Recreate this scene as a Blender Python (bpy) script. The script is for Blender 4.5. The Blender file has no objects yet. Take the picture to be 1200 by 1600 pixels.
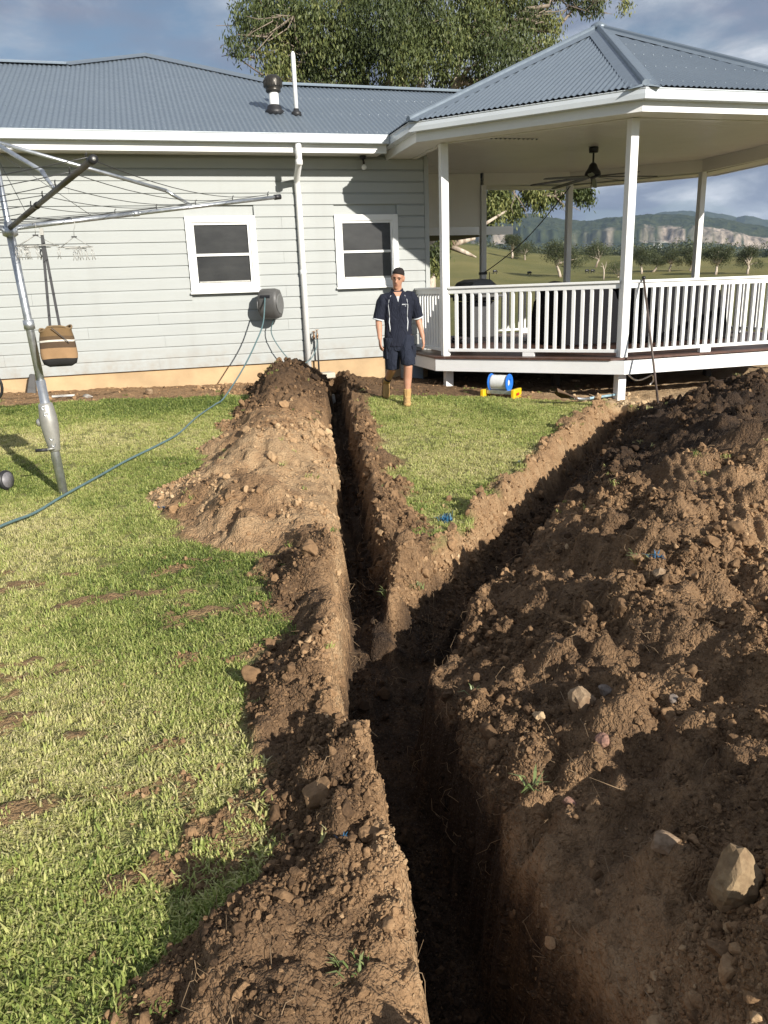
import bpy, bmesh, math, random
import numpy as np
from mathutils import Vector, Matrix, Euler

SC = bpy.context.scene
COL = SC.collection
R = math.radians
random.seed(7)

# ------------------------------------------------------------------ camera, light, exposure
CF, CT, CR, CY = 1200.15, .2818, -.0362, .2706
CAM = np.array([0., 0., 1.6])
_fw = np.array([math.sin(CY)*math.cos(CT), math.cos(CY)*math.cos(CT), -math.sin(CT)])
_rt = np.array([math.cos(CY), -math.sin(CY), 0.]); _up = np.cross(_rt, _fw)
_rt, _up = math.cos(CR)*_rt+math.sin(CR)*_up, -math.sin(CR)*_rt+math.cos(CR)*_up
cd = bpy.data.cameras.new('camera'); cam = bpy.data.objects.new('camera', cd); COL.objects.link(cam)
cam.matrix_world = Matrix(((_rt[0], _up[0], -_fw[0], 0), (_rt[1], _up[1], -_fw[1], 0), (_rt[2], _up[2], -_fw[2], 1.6), (0, 0, 0, 1)))
cd.sensor_fit = 'VERTICAL'; cd.sensor_height = 32.0; cd.lens = CF/1600*32.0
cd.clip_start = .05; cd.clip_end = 30000
SC.camera = cam

SUN_AZ, SUN_EL = R(110.5), R(23.5)          # azimuth the light travels towards (from +x), elevation
ldir = Vector((math.cos(SUN_AZ)*math.cos(SUN_EL), math.sin(SUN_AZ)*math.cos(SUN_EL), -math.sin(SUN_EL)))
sd = bpy.data.lights.new('sun', 'SUN'); sd.energy = 5.0; sd.angle = R(.55); sd.color = (1, .945, .86)
sun = bpy.data.objects.new('sun', sd); COL.objects.link(sun)
sun.rotation_euler = ldir.to_track_quat('-Z', 'Y').to_euler()

world = bpy.data.worlds.new('World'); SC.world = world; world.use_nodes = True
nt = world.node_tree; N = nt.nodes; L = nt.links; N.clear()
out = N.new('ShaderNodeOutputWorld'); bg = N.new('ShaderNodeBackground'); bg.inputs[1].default_value = .050
sky = N.new('ShaderNodeTexSky'); sky.sky_type = 'NISHITA'; sky.sun_disc = False
sky.sun_elevation = SUN_EL
tosun = (-ldir.x, -ldir.y)
sky.sun_rotation = math.atan2(tosun[0], tosun[1])
sky.air_density = 1.0; sky.dust_density = .6; sky.ozone_density = 1.5
tc = N.new('ShaderNodeTexCoord')
sep = N.new('ShaderNodeSeparateXYZ'); L.new(tc.outputs['Generated'], sep.inputs[0])
mx = N.new('ShaderNodeMath'); mx.operation = 'ADD'; mx.inputs[1].default_value = .22; L.new(sep.outputs[2], mx.inputs[0])
mxx = N.new('ShaderNodeMath'); mxx.operation = 'MAXIMUM'; mxx.inputs[1].default_value = .05; L.new(mx.outputs[0], mxx.inputs[0])
dv = N.new('ShaderNodeVectorMath'); dv.operation = 'DIVIDE'
cb = N.new('ShaderNodeCombineXYZ')
for k in range(3): L.new(mxx.outputs[0], cb.inputs[k])
L.new(tc.outputs['Generated'], dv.inputs[0]); L.new(cb.outputs[0], dv.inputs[1])
def wnoise(scale, detail, rough, off, dist=.0):
    ad = N.new('ShaderNodeVectorMath'); ad.operation = 'ADD'; ad.inputs[1].default_value = off; L.new(dv.outputs[0], ad.inputs[0])
    n = N.new('ShaderNodeTexNoise'); n.inputs['Scale'].default_value = scale; n.inputs['Detail'].default_value = detail
    n.inputs['Roughness'].default_value = rough; n.inputs['Distortion'].default_value = dist
    L.new(ad.outputs[0], n.inputs['Vector']); return n.outputs['Fac']
def wramp(sock, stops):
    r = N.new('ShaderNodeValToRGB'); L.new(sock, r.inputs[0])
    while len(r.color_ramp.elements) < len(stops): r.color_ramp.elements.new(.5)
    for e, (p, c) in zip(r.color_ramp.elements, stops): e.position = p; e.color = (*c, 1)
    return r.outputs[0]
cover = wramp(wnoise(1.25, 9, .58, (6.85, 8.29, 2.74), .25), [(.37, (0, 0, 0)), (.50, (1, 1, 1))])
tone = wramp(wnoise(1.9, 8, .55, (8.98, 2.17, 3.41), .4), [(.30, (2.5, 2.85, 3.9)), (.46, (3.3, 3.7, 4.9)), (.56, (6.2, 6.7, 7.6)), (.68, (11.5, 11.7, 12.2))])
bank = N.new('ShaderNodeMapRange'); bank.inputs[1].default_value = .02; bank.inputs[2].default_value = .24; bank.inputs[3].default_value = .85; bank.inputs[4].default_value = 0.; L.new(sep.outputs[2], bank.inputs[0])
cmx = N.new('ShaderNodeMath'); cmx.operation = 'MAXIMUM'; L.new(cover, cmx.inputs[0]); L.new(bank.outputs[0], cmx.inputs[1]); cover = cmx.outputs[0]
mixw = N.new('ShaderNodeMix'); mixw.data_type = 'RGBA'
L.new(cover, mixw.inputs[0]); L.new(sky.outputs[0], mixw.inputs[6]); L.new(tone, mixw.inputs[7])
L.new(mixw.outputs[2], bg.inputs[0]); L.new(bg.outputs[0], out.inputs[0])

SC.view_settings.view_transform = 'Standard'; SC.view_settings.look = 'None'
SC.view_settings.exposure = 0.72; SC.view_settings.gamma = 1.0; SC.view_settings.use_curve_mapping = False

# ------------------------------------------------------------------ helpers
def tag(o, label=None, cat=None, group=None, kind=None):
    if label: o['label'] = label
    if cat: o['category'] = cat
    if group: o['group'] = group
    if kind: o['kind'] = kind
    return o
ORG = {}
def empty(name, loc, label=None, cat=None, group=None):
    o = bpy.data.objects.new(name, None); COL.objects.link(o); o.location = loc
    o.empty_display_size = .1
    ORG[o] = Vector(loc); return tag(o, label, cat, group)
class MB:
    """collects shapes in world coordinates; build() links them as one mesh object"""
    def __init__(s): s.v = []; s.f = []; s.sm = []
    def add(s, vs, fs, smooth=False):
        b = len(s.v); s.v += [tuple(map(float, p)) for p in vs]; s.f += [tuple(i+b for i in f) for f in fs]; s.sm += [smooth]*len(fs); return s
    def box(s, c, size, rot=None, taper=1.0):
        x, y, z = [k/2 for k in size]
        vs = [Vector((sx*x*(taper if sz > 0 else 1), sy*y*(taper if sz > 0 else 1), sz*z)) for sz in (-1, 1) for sy in (-1, 1) for sx in (-1, 1)]
        if rot is not None: vs = [rot @ p for p in vs]
        vs = [p+Vector(c) for p in vs]
        return s.add(vs, [(0, 2, 3, 1), (4, 5, 7, 6), (0, 1, 5, 4), (1, 3, 7, 5), (3, 2, 6, 7), (2, 0, 4, 6)])
    def bar(s, a, b, w, h, up=(0, 0, 1)):
        a, b = Vector(a), Vector(b); d = (b-a); ln = d.length; d.normalize()
        sx = d.cross(Vector(up));
        if sx.length < 1e-4: sx = d.cross(Vector((0, 1, 0)))
        sx.normalize(); sz = sx.cross(d)
        m = Matrix((sx, d, sz)).transposed()
        return s.box((a+b)/2, (w, ln, h), m)
    def loft(s, rings, cap=True, smooth=True, closed=True):
        n = len(rings[0]); vs = [p for r in rings for p in r]; fs = []
        for i in range(len(rings)-1):
            for j in range(n if closed else n-1):
                k = (j+1) % n; fs.append((i*n+j, i*n+k, (i+1)*n+k, (i+1)*n+j))
        if cap and closed: fs += [tuple(range(n))[::-1], tuple(range((len(rings)-1)*n, len(rings)*n))]
        return s.add(vs, fs, smooth)
    def tube(s, pts, r, n=8, cap=True, smooth=True):
        pts = [Vector(p) for p in pts]; rs = r if isinstance(r, (list, tuple)) else [r]*len(pts)
        rings = []; prev = None
        for i, p in enumerate(pts):
            d = (pts[min(i+1, len(pts)-1)]-pts[max(i-1, 0)])
            d = d.normalized() if d.length > 1e-9 else Vector((0, 0, 1))
            if prev is None:
                u = d.orthogonal().normalized()
            else:
                u = prev-d*prev.dot(d); u = u.normalized() if u.length > 1e-6 else d.orthogonal().normalized()
            prev = u; v = d.cross(u)
            rings.append([p+(u*math.cos(2*math.pi*k/n)+v*math.sin(2*math.pi*k/n))*rs[i] for k in range(n)])
        return s.loft(rings, cap, smooth)
    def lathe(s, c, prof, n=20, axis=(0, 0, 1), smooth=True):
        ax = Vector(axis).normalized(); u = ax.orthogonal().normalized(); v = ax.cross(u); c = Vector(c)
        rings = [[c+ax*h+(u*math.cos(2*math.pi*k/n)+v*math.sin(2*math.pi*k/n))*max(rr, 1e-4) for k in range(n)] for rr, h in prof]
        return s.loft(rings, True, smooth)
    def prism(s, poly, z0, z1):
        n = len(poly); vs = [(x, y, z0) for x, y in poly]+[(x, y, z1) for x, y in poly]
        return s.add(vs, [tuple(range(n))[::-1], tuple(range(n, 2*n))]+[(i, (i+1) % n, n+(i+1) % n, n+i) for i in range(n)])
    def extr(s, poly, d):
        """closed polygon of 3D points pushed along d"""
        n = len(poly); d = Vector(d); vs = [Vector(p) for p in poly]; vs = vs+[p+d for p in vs]
        return s.add(vs, [tuple(range(n))[::-1], tuple(range(n, 2*n))]+[(i, (i+1) % n, n+(i+1) % n, n+i) for i in range(n)])
    def mesh(s, name, mat=None, org=(0, 0, 0), bevel=0):
        me = bpy.data.meshes.new(name); o = Vector(org)
        me.from_pydata([(p[0]-o.x, p[1]-o.y, p[2]-o.z) for p in s.v], [], s.f)
        me.polygons.foreach_set('use_smooth', s.sm)
        bm = bmesh.new(); bm.from_mesh(me); bmesh.ops.recalc_face_normals(bm, faces=bm.faces)
        if bevel: bmesh.ops.bevel(bm, geom=bm.edges[:]+bm.verts[:], offset=bevel, segments=1, affect='EDGES', profile=.5)
        bm.to_mesh(me); bm.free()
        if mat: me.materials.append(mat)
        return me
    def build(s, name, mat, parent=None, bevel=0, label=None, cat=None, group=None, kind=None, org=None):
        o0 = ORG.get(parent, Vector((0, 0, 0))) if parent else Vector(org or (0, 0, 0))
        ob = bpy.data.objects.new(name, s.mesh(name, mat, o0, bevel)); COL.objects.link(ob)
        if parent: ob.parent = parent
        else: ob.location = o0
        ORG[ob] = o0
        return tag(ob, label, cat, group, kind)
def put(name, me, parent, loc=(0, 0, 0), rz=0, **k):
    """another object on shared mesh data, placed at a world point under its parent"""
    ob = bpy.data.objects.new(name, me); COL.objects.link(ob)
    o0 = ORG.get(parent, Vector((0, 0, 0))) if parent else Vector((0, 0, 0))
    ob.location = Vector(loc)-o0; ob.rotation_euler = (0, 0, rz)
    if parent: ob.parent = parent
    ORG[ob] = Vector(loc)
    return tag(ob, **k)
def npmesh(name, verts, faces, mat=None, smooth=True, parent=None, attrs=None, **k):
    """big mesh from numpy arrays; faces all of one size"""
    me = bpy.data.meshes.new(name); verts = np.asarray(verts, np.float32); faces = np.asarray(faces, np.int32)
    nf, fs = faces.shape
    me.vertices.add(len(verts)); me.vertices.foreach_set('co', verts.ravel())
    me.loops.add(nf*fs); me.loops.foreach_set('vertex_index', faces.ravel())
    me.polygons.add(nf); me.polygons.foreach_set('loop_start', np.arange(nf, dtype=np.int32)*fs)
    me.polygons.foreach_set('use_smooth', np.full(nf, smooth, bool))
    me.update(calc_edges=True)
    for an, arr in (attrs or {}).items():
        arr = np.asarray(arr, np.float32)
        if arr.ndim == 1: a = me.attributes.new(an, 'FLOAT', 'POINT'); a.data.foreach_set('value', arr)
        elif arr.shape[1] == 3: a = me.attributes.new(an, 'FLOAT_VECTOR', 'POINT'); a.data.foreach_set('vector', arr.ravel())
    if mat: me.materials.append(mat)
    ob = bpy.data.objects.new(name, me); COL.objects.link(ob)
    if parent: ob.parent = parent
    return tag(ob, **k)

# ---- node material helper
class Mat:
    def __init__(s, name, rough=.6, metal=0., spec=.5):
        s.m = bpy.data.materials.new(name); s.m.use_nodes = True; s.t = s.m.node_tree; s.N = s.t.nodes; s.L = s.t.links
        s.b = s.N['Principled BSDF']; s.b.inputs['Roughness'].default_value = rough; s.b.inputs['Metallic'].default_value = metal
        s.b.inputs['Specular IOR Level'].default_value = spec
        s.tc = s.N.new('ShaderNodeTexCoord')
    def noise(s, scale, detail=4, rough=.55, vec=None, dist=0):
        n = s.N.new('ShaderNodeTexNoise'); n.inputs['Scale'].default_value = scale; n.inputs['Detail'].default_value = detail
        n.inputs['Roughness'].default_value = rough; n.inputs['Distortion'].default_value = dist
        s.L.new(vec if vec else s.tc.outputs['Object'], n.inputs['Vector']); return n.outputs['Fac']
    def voro(s, scale, feature='F1', out='Distance', vec=None):
        n = s.N.new('ShaderNodeTexVoronoi'); n.feature = feature; n.inputs['Scale'].default_value = scale
        s.L.new(vec if vec else s.tc.outputs['Object'], n.inputs['Vector']); return n.outputs[out]
    def stretch(s, sc):
        n = s.N.new('ShaderNodeMapping'); n.inputs['Scale'].default_value = sc; s.L.new(s.tc.outputs['Object'], n.inputs[0]); return n.outputs[0]
    def ramp(s, sock, stops):
        r = s.N.new('ShaderNodeValToRGB'); s.L.new(sock, r.inputs[0])
        while len(r.color_ramp.elements) < len(stops): r.color_ramp.elements.new(.5)
        for e, (p, c) in zip(r.color_ramp.elements, stops):
            e.position = p; e.color = (*c, 1) if isinstance(c, (tuple, list)) else (c, c, c, 1)
        return r.outputs[0]
    def mix(s, fac, a, b, mode='MIX'):
        n = s.N.new('ShaderNodeMix'); n.data_type = 'RGBA'; n.blend_type = mode
        for i, q in ((0, fac), (6, a), (7, b)):
            if isinstance(q, (int, float)): n.inputs[i].default_value = q
            elif isinstance(q, (tuple, list)): n.inputs[i].default_value = (*q, 1)
            else: s.L.new(q, n.inputs[i])
        return n.outputs[2]
    def math(s, op, a, b=0.):
        n = s.N.new('ShaderNodeMath'); n.operation = op
        for i, q in ((0, a), (1, b)):
            if isinstance(q, (int, float)): n.inputs[i].default_value = q
            else: s.L.new(q, n.inputs[i])
        return n.outputs[0]
    def attr(s, name, typ='GEOMETRY', out='Fac'):
        n = s.N.new('ShaderNodeAttribute'); n.attribute_name = name; n.attribute_type = typ; return n.outputs[out]
    def rnd(s):
        return s.N.new('ShaderNodeObjectInfo').outputs['Random']
    def col(s, sock):
        if isinstance(sock, (tuple, list)): s.b.inputs['Base Color'].default_value = (*sock, 1)
        else: s.L.new(sock, s.b.inputs['Base Color'])
        return s
    def bump(s, sock, dist=.01, strength=1.):
        n = s.N.new('ShaderNodeBump'); n.inputs['Distance'].default_value = dist; n.inputs['Strength'].default_value = strength
        s.L.new(sock, n.inputs['Height']); s.L.new(n.outputs[0], s.b.inputs['Normal']); return s
    def rough(s, sock): s.L.new(sock, s.b.inputs['Roughness']); return s
def paint(name, c, rough=.5, wear=.06, scale=3., metal=0., bumpd=0.0008):
    """painted or plain surface with mild uneven colour"""
    m = Mat(name, rough, metal)
    n = m.noise(scale, 6, .6); n2 = m.noise(scale*14, 3, .6)
    d = tuple(k*(1-wear*2.2) for k in c); l = tuple(min(1, k*(1+wear)) for k in c)
    a = m.ramp(n, [(.3, d), (.7, l)])
    m.col(m.mix(m.math('MULTIPLY', n2, .12), a, d)); m.rough(m.ramp(n2, [(.2, max(.05, rough-.1)), (.8, min(1, rough+.1))]))
    m.bump(m.noise(60, 3), bumpd, .5); return m.m
# ------------------------------------------------------------------ noise + terrain
#TERRAIN-BEGIN
def sstep(a, b, x):
    t = np.clip((x-a)/(b-a), 0, 1); return t*t*(3-2*t)
def _h(i, j, s):
    n = (i.astype(np.int64)*374761393+j.astype(np.int64)*668265263+s*974634777) & 0x7fffffff
    n = ((n ^ (n >> 13))*1274126177) & 0x7fffffff
    n = ((n ^ (n >> 15))*2246822519) & 0x7fffffff
    return ((n ^ (n >> 13)) & 0xffff)/65535.0
def vnoise(x, y, s=0):
    i = np.floor(x); j = np.floor(y); u = x-i; v = y-j
    u = u*u*u*(u*(u*6-15)+10); v = v*v*v*(v*(v*6-15)+10)
    a = _h(i, j, s); b = _h(i+1, j, s); c = _h(i, j+1, s); d = _h(i+1, j+1, s)
    return (a*(1-u)+b*u)*(1-v)+(c*(1-u)+d*u)*v-.5
def fbm(x, y, f, o=4, s=0, g=.5):
    r = 0; a = 1.
    for k in range(o):
        th = .7*k; c, q = math.cos(th), math.sin(th)
        r = r+a*vnoise((x*c-y*q)*f+17.3*k, (x*q+y*c)*f-9.1*k, s+k); f *= 2.03; a *= g
    return r
def clods(x, y, cell, s=0, rmin=.25, rmax=.62, dens=.8):
    """rounded lumps: each cell may hold one dome; returns height in units of cell"""
    X = x/cell; Y = y/cell; i = np.floor(X); j = np.floor(Y); best = np.zeros_like(X)
    for di in (-1, 0, 1):
        for dj in (-1, 0, 1):
            a = i+di; b = j+dj
            px = a+_h(a, b, s); py = b+_h(a, b, s+1); r = rmin+(rmax-rmin)*_h(a, b, s+2)**2; on = _h(a, b, s+3) < dens
            d = ((X-px)**2+(Y-py)**2)/r**2
            best = np.maximum(best, np.where(on, r*np.sqrt(np.clip(1-d, 0, 1))*.75, 0))
    return best
def poly_dist(x, y, pts, vals=None):
    """distance to a polyline, interpolated value there, and signed side (+ = right of travel)"""
    bd = np.full(x.shape, 1e9); bv = [np.zeros(x.shape) for _ in (vals or [])]; bs = np.zeros(x.shape); bt = np.zeros(x.shape); run = 0
    for k in range(len(pts)-1):
        ax, ay = pts[k]; bx, by = pts[k+1]; dx, dy = bx-ax, by-ay; l2 = dx*dx+dy*dy
        t = np.clip(((x-ax)*dx+(y-ay)*dy)/l2, 0, 1); ex = x-ax-t*dx; ey = y-ay-t*dy; d = np.hypot(ex, ey); m = d < bd
        bd = np.where(m, d, bd); bs = np.where(m, (x-ax)*dy-(y-ay)*dx, bs); bt = np.where(m, run+t*math.sqrt(l2), bt)
        for q, v in enumerate(vals or []): bv[q] = np.where(m, v[k]+(v[k+1]-v[k])*t, bv[q])
        run += math.sqrt(l2)
    return bd, bv, np.sign(bs), bt
MAIN = [(.30, -1.2), (.54, .5), (.625, 1.28), (.675, 2.0), (.71, 2.6), (.80, 3.1), (.93, 3.6), (1.01, 4.1), (1.26, 5.4), (1.53, 6.65), (2.08, 9.5), (2.62, 12.05)]
MAIN_W = [.17, .17, .16, .16, .165, .175, .15, .125, .125, .125, .125, .12]
MAIN_D = [.64, .64, .64, .60, .52, .38, .24, .28, .34, .38, .38, .35]
RB = [(.86, 3.0), (1.10, 3.32), (1.44, 3.78), (2.2, 4.66), (3.0, 5.6), (4.1, 6.85), (5.3, 8.15), (5.75, 8.75)]
RB_W = [.17, .17, .17, .165, .16, .155, .15, .12]
RB_D = [.40, .36, .32, .34, .36, .37, .34, .2]
CREST = [(1.95, -1.4), (1.80, .1), (1.78, .95), (1.95, 1.8), (2.45, 2.75), (3.3, 3.85), (4.5, 5.3), (5.75, 6.6), (6.45, 7.25)]
CREST_H = [.5, .54, .47, .43, .44, .45, .45, .58, .36]
HW = 12.49
def base_z(x, y):
    amp = np.interp(x, [-6, -2, .4, 3, 4.2, 6, 9], [.36, .32, .26, .22, .15, .04, .02])
    z = amp*sstep(4.8, 12.2, y)*(1-sstep(17, 30, y))
    # paddock: climbs gently behind the house, rolls over, falls to the plain
    az = np.arctan2(x, np.maximum(y, 1.))
    r = np.hypot(x, y)
    up = np.interp(np.degrees(az), [-40, 15, 22.4, 25.9, 31.8, 41.7, 60], [12.5, 12.5, 12.2, 8.9, 7.4, 5.4, 5.2])
    z = z+up*sstep(25, 230, r)*(y > 0)*sstep(0, 40, y)
    z = z+(r > 30)*fbm(x, y, 1/45., 3, 5)*np.clip((r-30)/80, 0, 1)*1.3
    z = z-12*sstep(260, 900, r)*(y > 0)*sstep(0, 200, y)
    return z
LSX = ([4.3, 4.45, 4.6, 5.0, 5.5, 6.25, 7.3, 8.0, 8.9, 10.3, 11.2, 11.9, 12.4], [.78, .52, .36, .08, -.10, -.12, .14, .30, .48, .86, 1.08, 1.28, 1.7])
LSH = ([4.3, 4.8, 5.4, 6.2, 7.2, 8.5, 9.6, 10.6, 11.3, 11.9, 12.4], [.02, .12, .22, .27, .27, .24, .25, .40, .50, .36, .05])
LBX = ([-1, 1.2, 1.55, 1.72, 2.06, 2.5, 2.9, 3.35, 3.7, 3.9, 4.6], [-.40, -.27, -.18, -.03, .14, .16, .14, .32, .46, .52, .40])
def terrain(x, y, fine=True):
    """height z and cover masks at ground points (numpy arrays)"""
    x = np.asarray(x, float); y = np.asarray(y, float)
    wx = x+.035*fbm(x, y, 2.3, 3, 11)+.012*fbm(x, y, 14, 2, 12); wy = y+.035*fbm(x, y, 2.3, 3, 21)+.012*fbm(x, y, 14, 2, 22)
    z = base_z(x, y)
    near = sstep(-3, -1, y)*(1-sstep(15, 18, y))
    und = .012*fbm(x, y, 1.1, 3, 31)
    z = z+und*near
    dm, (wm, depm), sm, _ = poly_dist(wx, wy, MAIN, [MAIN_W, MAIN_D])
    dr, (wr, depr), sr, tr = poly_dist(wx, wy, RB, [RB_W, RB_D])
    soil = np.zeros_like(x); tone = np.full_like(x, .445); lump = np.zeros_like(x)
    # left spoil ridge between the lawn and the left branch
    xi = np.interp(y, [p[1] for p in MAIN], [p[0]-w for p, w in zip(MAIN, MAIN_W)])
    xo = np.interp(y, *LSX)+.07+.34*fbm(x, y, 2.0, 4, 41)
    t = (x-xo)/np.maximum(xi-xo, .05)
    H = np.interp(y, *LSH)*(1+.55*fbm(x, y, 1.3, 3, 43))
    prof = np.clip(np.where(t < .5, sstep(-.05, .5, t), 1-.75*sstep(.55, 1.05, t)), 0, 1)
    ins = (y > 4.2)*(y < 12.45)*sstep(-.08, .03, t)*(1-sstep(1.0, 1.06, t))
    hl = H*prof*ins
    hl = hl+ins*prof*(.10*fbm(x, y, 3.1, 3, 45)+.05*fbm(x, y, 7, 2, 46)); z = z+hl; soil = np.maximum(soil, ins*(sstep(4.25, 4.45, y))); lump = np.maximum(lump, ins*np.where(y > 9.3, 1., .6))
    pale = ins*sstep(4.5, 5.0, y)*(1-sstep(7.6, 9.2, y+.8*fbm(x, y, 1.6, 3, 47)))*sstep(-.25, .12, fbm(x, y, 1.9, 3, 44)+.14)
    tone = tone+.20*pale-.24*ins*sstep(8.6, 10.4, y)
    # torn bank left of the main trench
    xb = np.interp(y, *LBX)+.16*fbm(x, y, 2.6, 4, 51)
    tb = (x-xb)/np.maximum(xi-xb, .05)
    inb = (y > -1)*(y < 4.8)*sstep(-.12, .10, tb)*(1-sstep(1.0, 1.1, tb))*(1-sstep(4.5, 4.8, y))
    z = z+inb*(.35+.65*sstep(0, .45, tb))*(.045+.13*np.clip(fbm(x, y, 3.2, 4, 53)+.2, -.4, .8)+.07*sstep(.2, .85, tb))
    soil = np.maximum(soil, inb); lump = np.maximum(lump, inb*.7); tone = tone-inb*.12+.24*inb*sstep(.66, .98, tb)
    # rims of the island between the branches
    eR = dm-wm; rl = (sm > 0)*(y > 3.5)*(y < 12.4)*(1-sstep(.20, .42, eR+.26*fbm(x, y, 2.4, 4, 61)))
    z = z+rl*(.085+.13*fbm(x, y, 4, 3, 62))*(1-sstep(0.05, .38, eR)*.7); soil = np.maximum(soil, rl); lump = np.maximum(lump, rl*.9); tone = tone-.10*rl
    eL = dr-wr; rr = (sr < 0)*(tr > .55)*(1-sstep(.14, .30, eL+.30*fbm(x, y, 2.1, 4, 63)))
    z = z+rr*(.05+.11*fbm(x, y, 3.3, 3, 64)); soil = np.maximum(soil, rr); tone = tone+.06*rr; lump = np.maximum(lump, rr*.75)
    # long spoil heap on the right
    dc, (hc,), sc_, tcn = poly_dist(x, y, CREST, [CREST_H])
    eRr = np.minimum(np.where(sr > 0, dr-wr, 9), np.where((sm > 0) & (y < 3.3), dm-wm, 9))    # metres right of the trench
    side = np.where(eRr < 8.9, eRr, 9)
    wid = np.where(sc_ < 0, 1.34, 1.8)
    fall = np.clip(1-dc/wid, 0, 1); hp = hc*(fall*fall*(3-2*fall)*.55+fall*.45)
    hp = hp*(1+.45*fbm(x, y, 1.25, 4, 71))*sstep(-.02, .22, side)+(.13*fbm(x, y, 2.1, 3, 75)+.10*fbm(x, y, 4.6, 3, 76))*sstep(.06, .2, hp)*sstep(.02, .3, side)
    inh = sstep(.0, .05, hp)*(side > -.02)*(sc_ > -2)
    toe = (side < 1.2)*(side > -.02)*(dc < 1.6)
    dg_, _, _, _ = poly_dist(x, y, [(3.85, 5.1), (2.80, 3.0)])      # smooth face scraped by the bucket teeth
    gv = 1-sstep(.22, .42, dg_+.12*fbm(x, y, 2.5, 2, 78))
    hp = hp*(1-.0*gv)+gv*.012*np.sin((x*.9-y*.43+.02*fbm(x, y, 3, 2, 79))*2*np.pi/.062)
    z = z+hp; heap = np.clip(np.maximum(inh, toe*1.), 0, 1); soil = np.maximum(soil, heap); lump = np.maximum(lump, heap)*(1-.75*gv)
    tone = tone+heap*(.10*fbm(x, y, 1.4, 3, 73)*2-.03-.34*sstep(5.6, 7.2, tcn+.6*fbm(x, y, 2, 2, 74)))
    # trenches
    sh = (.75+.5*_h(np.floor(x*0), np.floor(y*0), 1))
    wall_n = .065*fbm(x, y, 4, 4, 81)+.04*fbm(x, y, 13, 3, 82)
    soft = np.where(sm < 0, .035, .055)+.05*np.clip(fbm(x, y, 2.7, 3, 84)+.1, 0, 1)
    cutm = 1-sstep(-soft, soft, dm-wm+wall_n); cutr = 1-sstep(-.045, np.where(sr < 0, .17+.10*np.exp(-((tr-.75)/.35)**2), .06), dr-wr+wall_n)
    flo = .05*fbm(x, y, 3, 4, 83)
    tr_z = np.minimum(np.where(cutm > 0, -cutm*(depm+flo), 0), np.where(cutr > 0, -cutr*(depr+flo), 0))
    z = z+tr_z
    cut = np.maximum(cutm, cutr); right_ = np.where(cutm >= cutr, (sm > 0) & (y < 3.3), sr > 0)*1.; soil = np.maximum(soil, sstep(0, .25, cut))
    lump = lump*(1-.7*cut)+.25*cut; tone = np.where(cut > .02, tone+.10*cut*(1-cut)*3*(1-right_)-.30*sstep(.4, 1., cut)*(1-right_)-.34*sstep(.02, .2, cut)*right_, tone)  # shade of trench floor and right wall put into the soil tone
    # garden bed along the wall, bare sandy ground round and under the deck
    bed = sstep(-.12, .12, y-np.interp(x, [-8, -2.5, 0.8, 1.3, 2.4, 3.0, 3.6, 4.2, 4.9, 5.6, 6.2, 7.4, 9.], [11.15, 11.15, 11.1, 10.9, 10.4, 10.25, 10.1, 10.0, 9.55, 9.1, 8.65, 8.4, 8.2])+.28*fbm(x, y, 1.7, 3, 91))*(1-sstep(16.5, 17, y))
    bed = bed*sstep(-12, -9, x)*(1-sstep(12, 14, x))
    soil = np.maximum(soil, bed); lump = np.maximum(lump, bed*.35); sand = bed*sstep(4.3, 5.6, x+.5*fbm(x, y, 1.5, 2, 93))
    tone = tone+sand*.33*(1-heap)+bed*(1-sand)*(.05*(x < 1.2)-.10*(x > 2.6))
    patch = .0
    if fine:
        m = soil*near
        big = clods(x+.02*vnoise(x*30, y*30, 5), y, .16, 101, .2, .6, .5)*.16
        mid = clods(x, y, .065, 111, .25, .65, .75)*.065
        sml = clods(x, y, .028, 121, .25, .6, .8)*.028
        hole = fbm(x, y, 7.5, 3, 135)
        z = z+m*(lump*(.70*(1+.7*heap)*big+.95*mid+.85*sml)+.012*fbm(x, y, 20, 4, 131, .6)+lump*.05*fbm(x, y, 6, 3, 133)-lump*.035*sstep(.16, .34, hole))
        lawn = (1-soil)*near
        # kicked-up soil in the near lawn
        k = fbm(x*.8, y*1.5, 3.0, 5, 141, .62)+.16*sstep(3.6, 1.6, y)+.10*sstep(-.6, .4, x-np.interp(y, [1, 4], [-.1, .6]))
        patch = sstep(.24, .36, k)*(y < 5.)*lawn
        z = z+patch*(.012+.02*clods(x, y, .07, 151)) + lawn*.01*fbm(x, y, 9, 2, 153)
    return z, soil, tone, patch, lump*near
#TERRAIN-END
# ------------------------------------------------------------------ ground
def spaced(a, b, d0, g=1.0, cap=1e9):
    r = [a]; d = d0
    while r[-1] < b:
        r.append(r[-1]+d); d = min(d*g, cap)
    return r
def axis(neg_to, f0, f1, mids_n, mids_p, step, far):
    pass
def far_side(a, d0, lim, g=1.16): return spaced(a, lim, d0, g)
gx = spaced(-.9, 3.3, .0145)
gx = [-k for k in far_side(3.6, .04, 9000)][::-1]+[-k for k in spaced(.9, 3.6, .028)][::-1][:-1]+gx[1:]
gx = gx+spaced(gx[-1], 7.6, .03)[1:]; gx = gx+far_side(gx[-1], .05, 9000)[1:]
gy = spaced(.45, 4.9, .0122); gy = gy+spaced(gy[-1], 12.9, .018, 1.0012)[1:]; gy = gy+spaced(gy[-1], 60, .05, 1.06)[1:]; gy = gy+spaced(gy[-1], 300, 3., 1.02)[1:]+[]
gy = gy+far_side(gy[-1], 8., 9000)[1:]
gy = [-k for k in far_side(-.45, .03, 9000, 1.2)][::-1][:-1]+gy
gx = np.array(sorted(set(np.round(gx, 5)))); gy = np.array(sorted(set(np.round(gy, 5))))
XX, YY = np.meshgrid(gx, gy)
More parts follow.
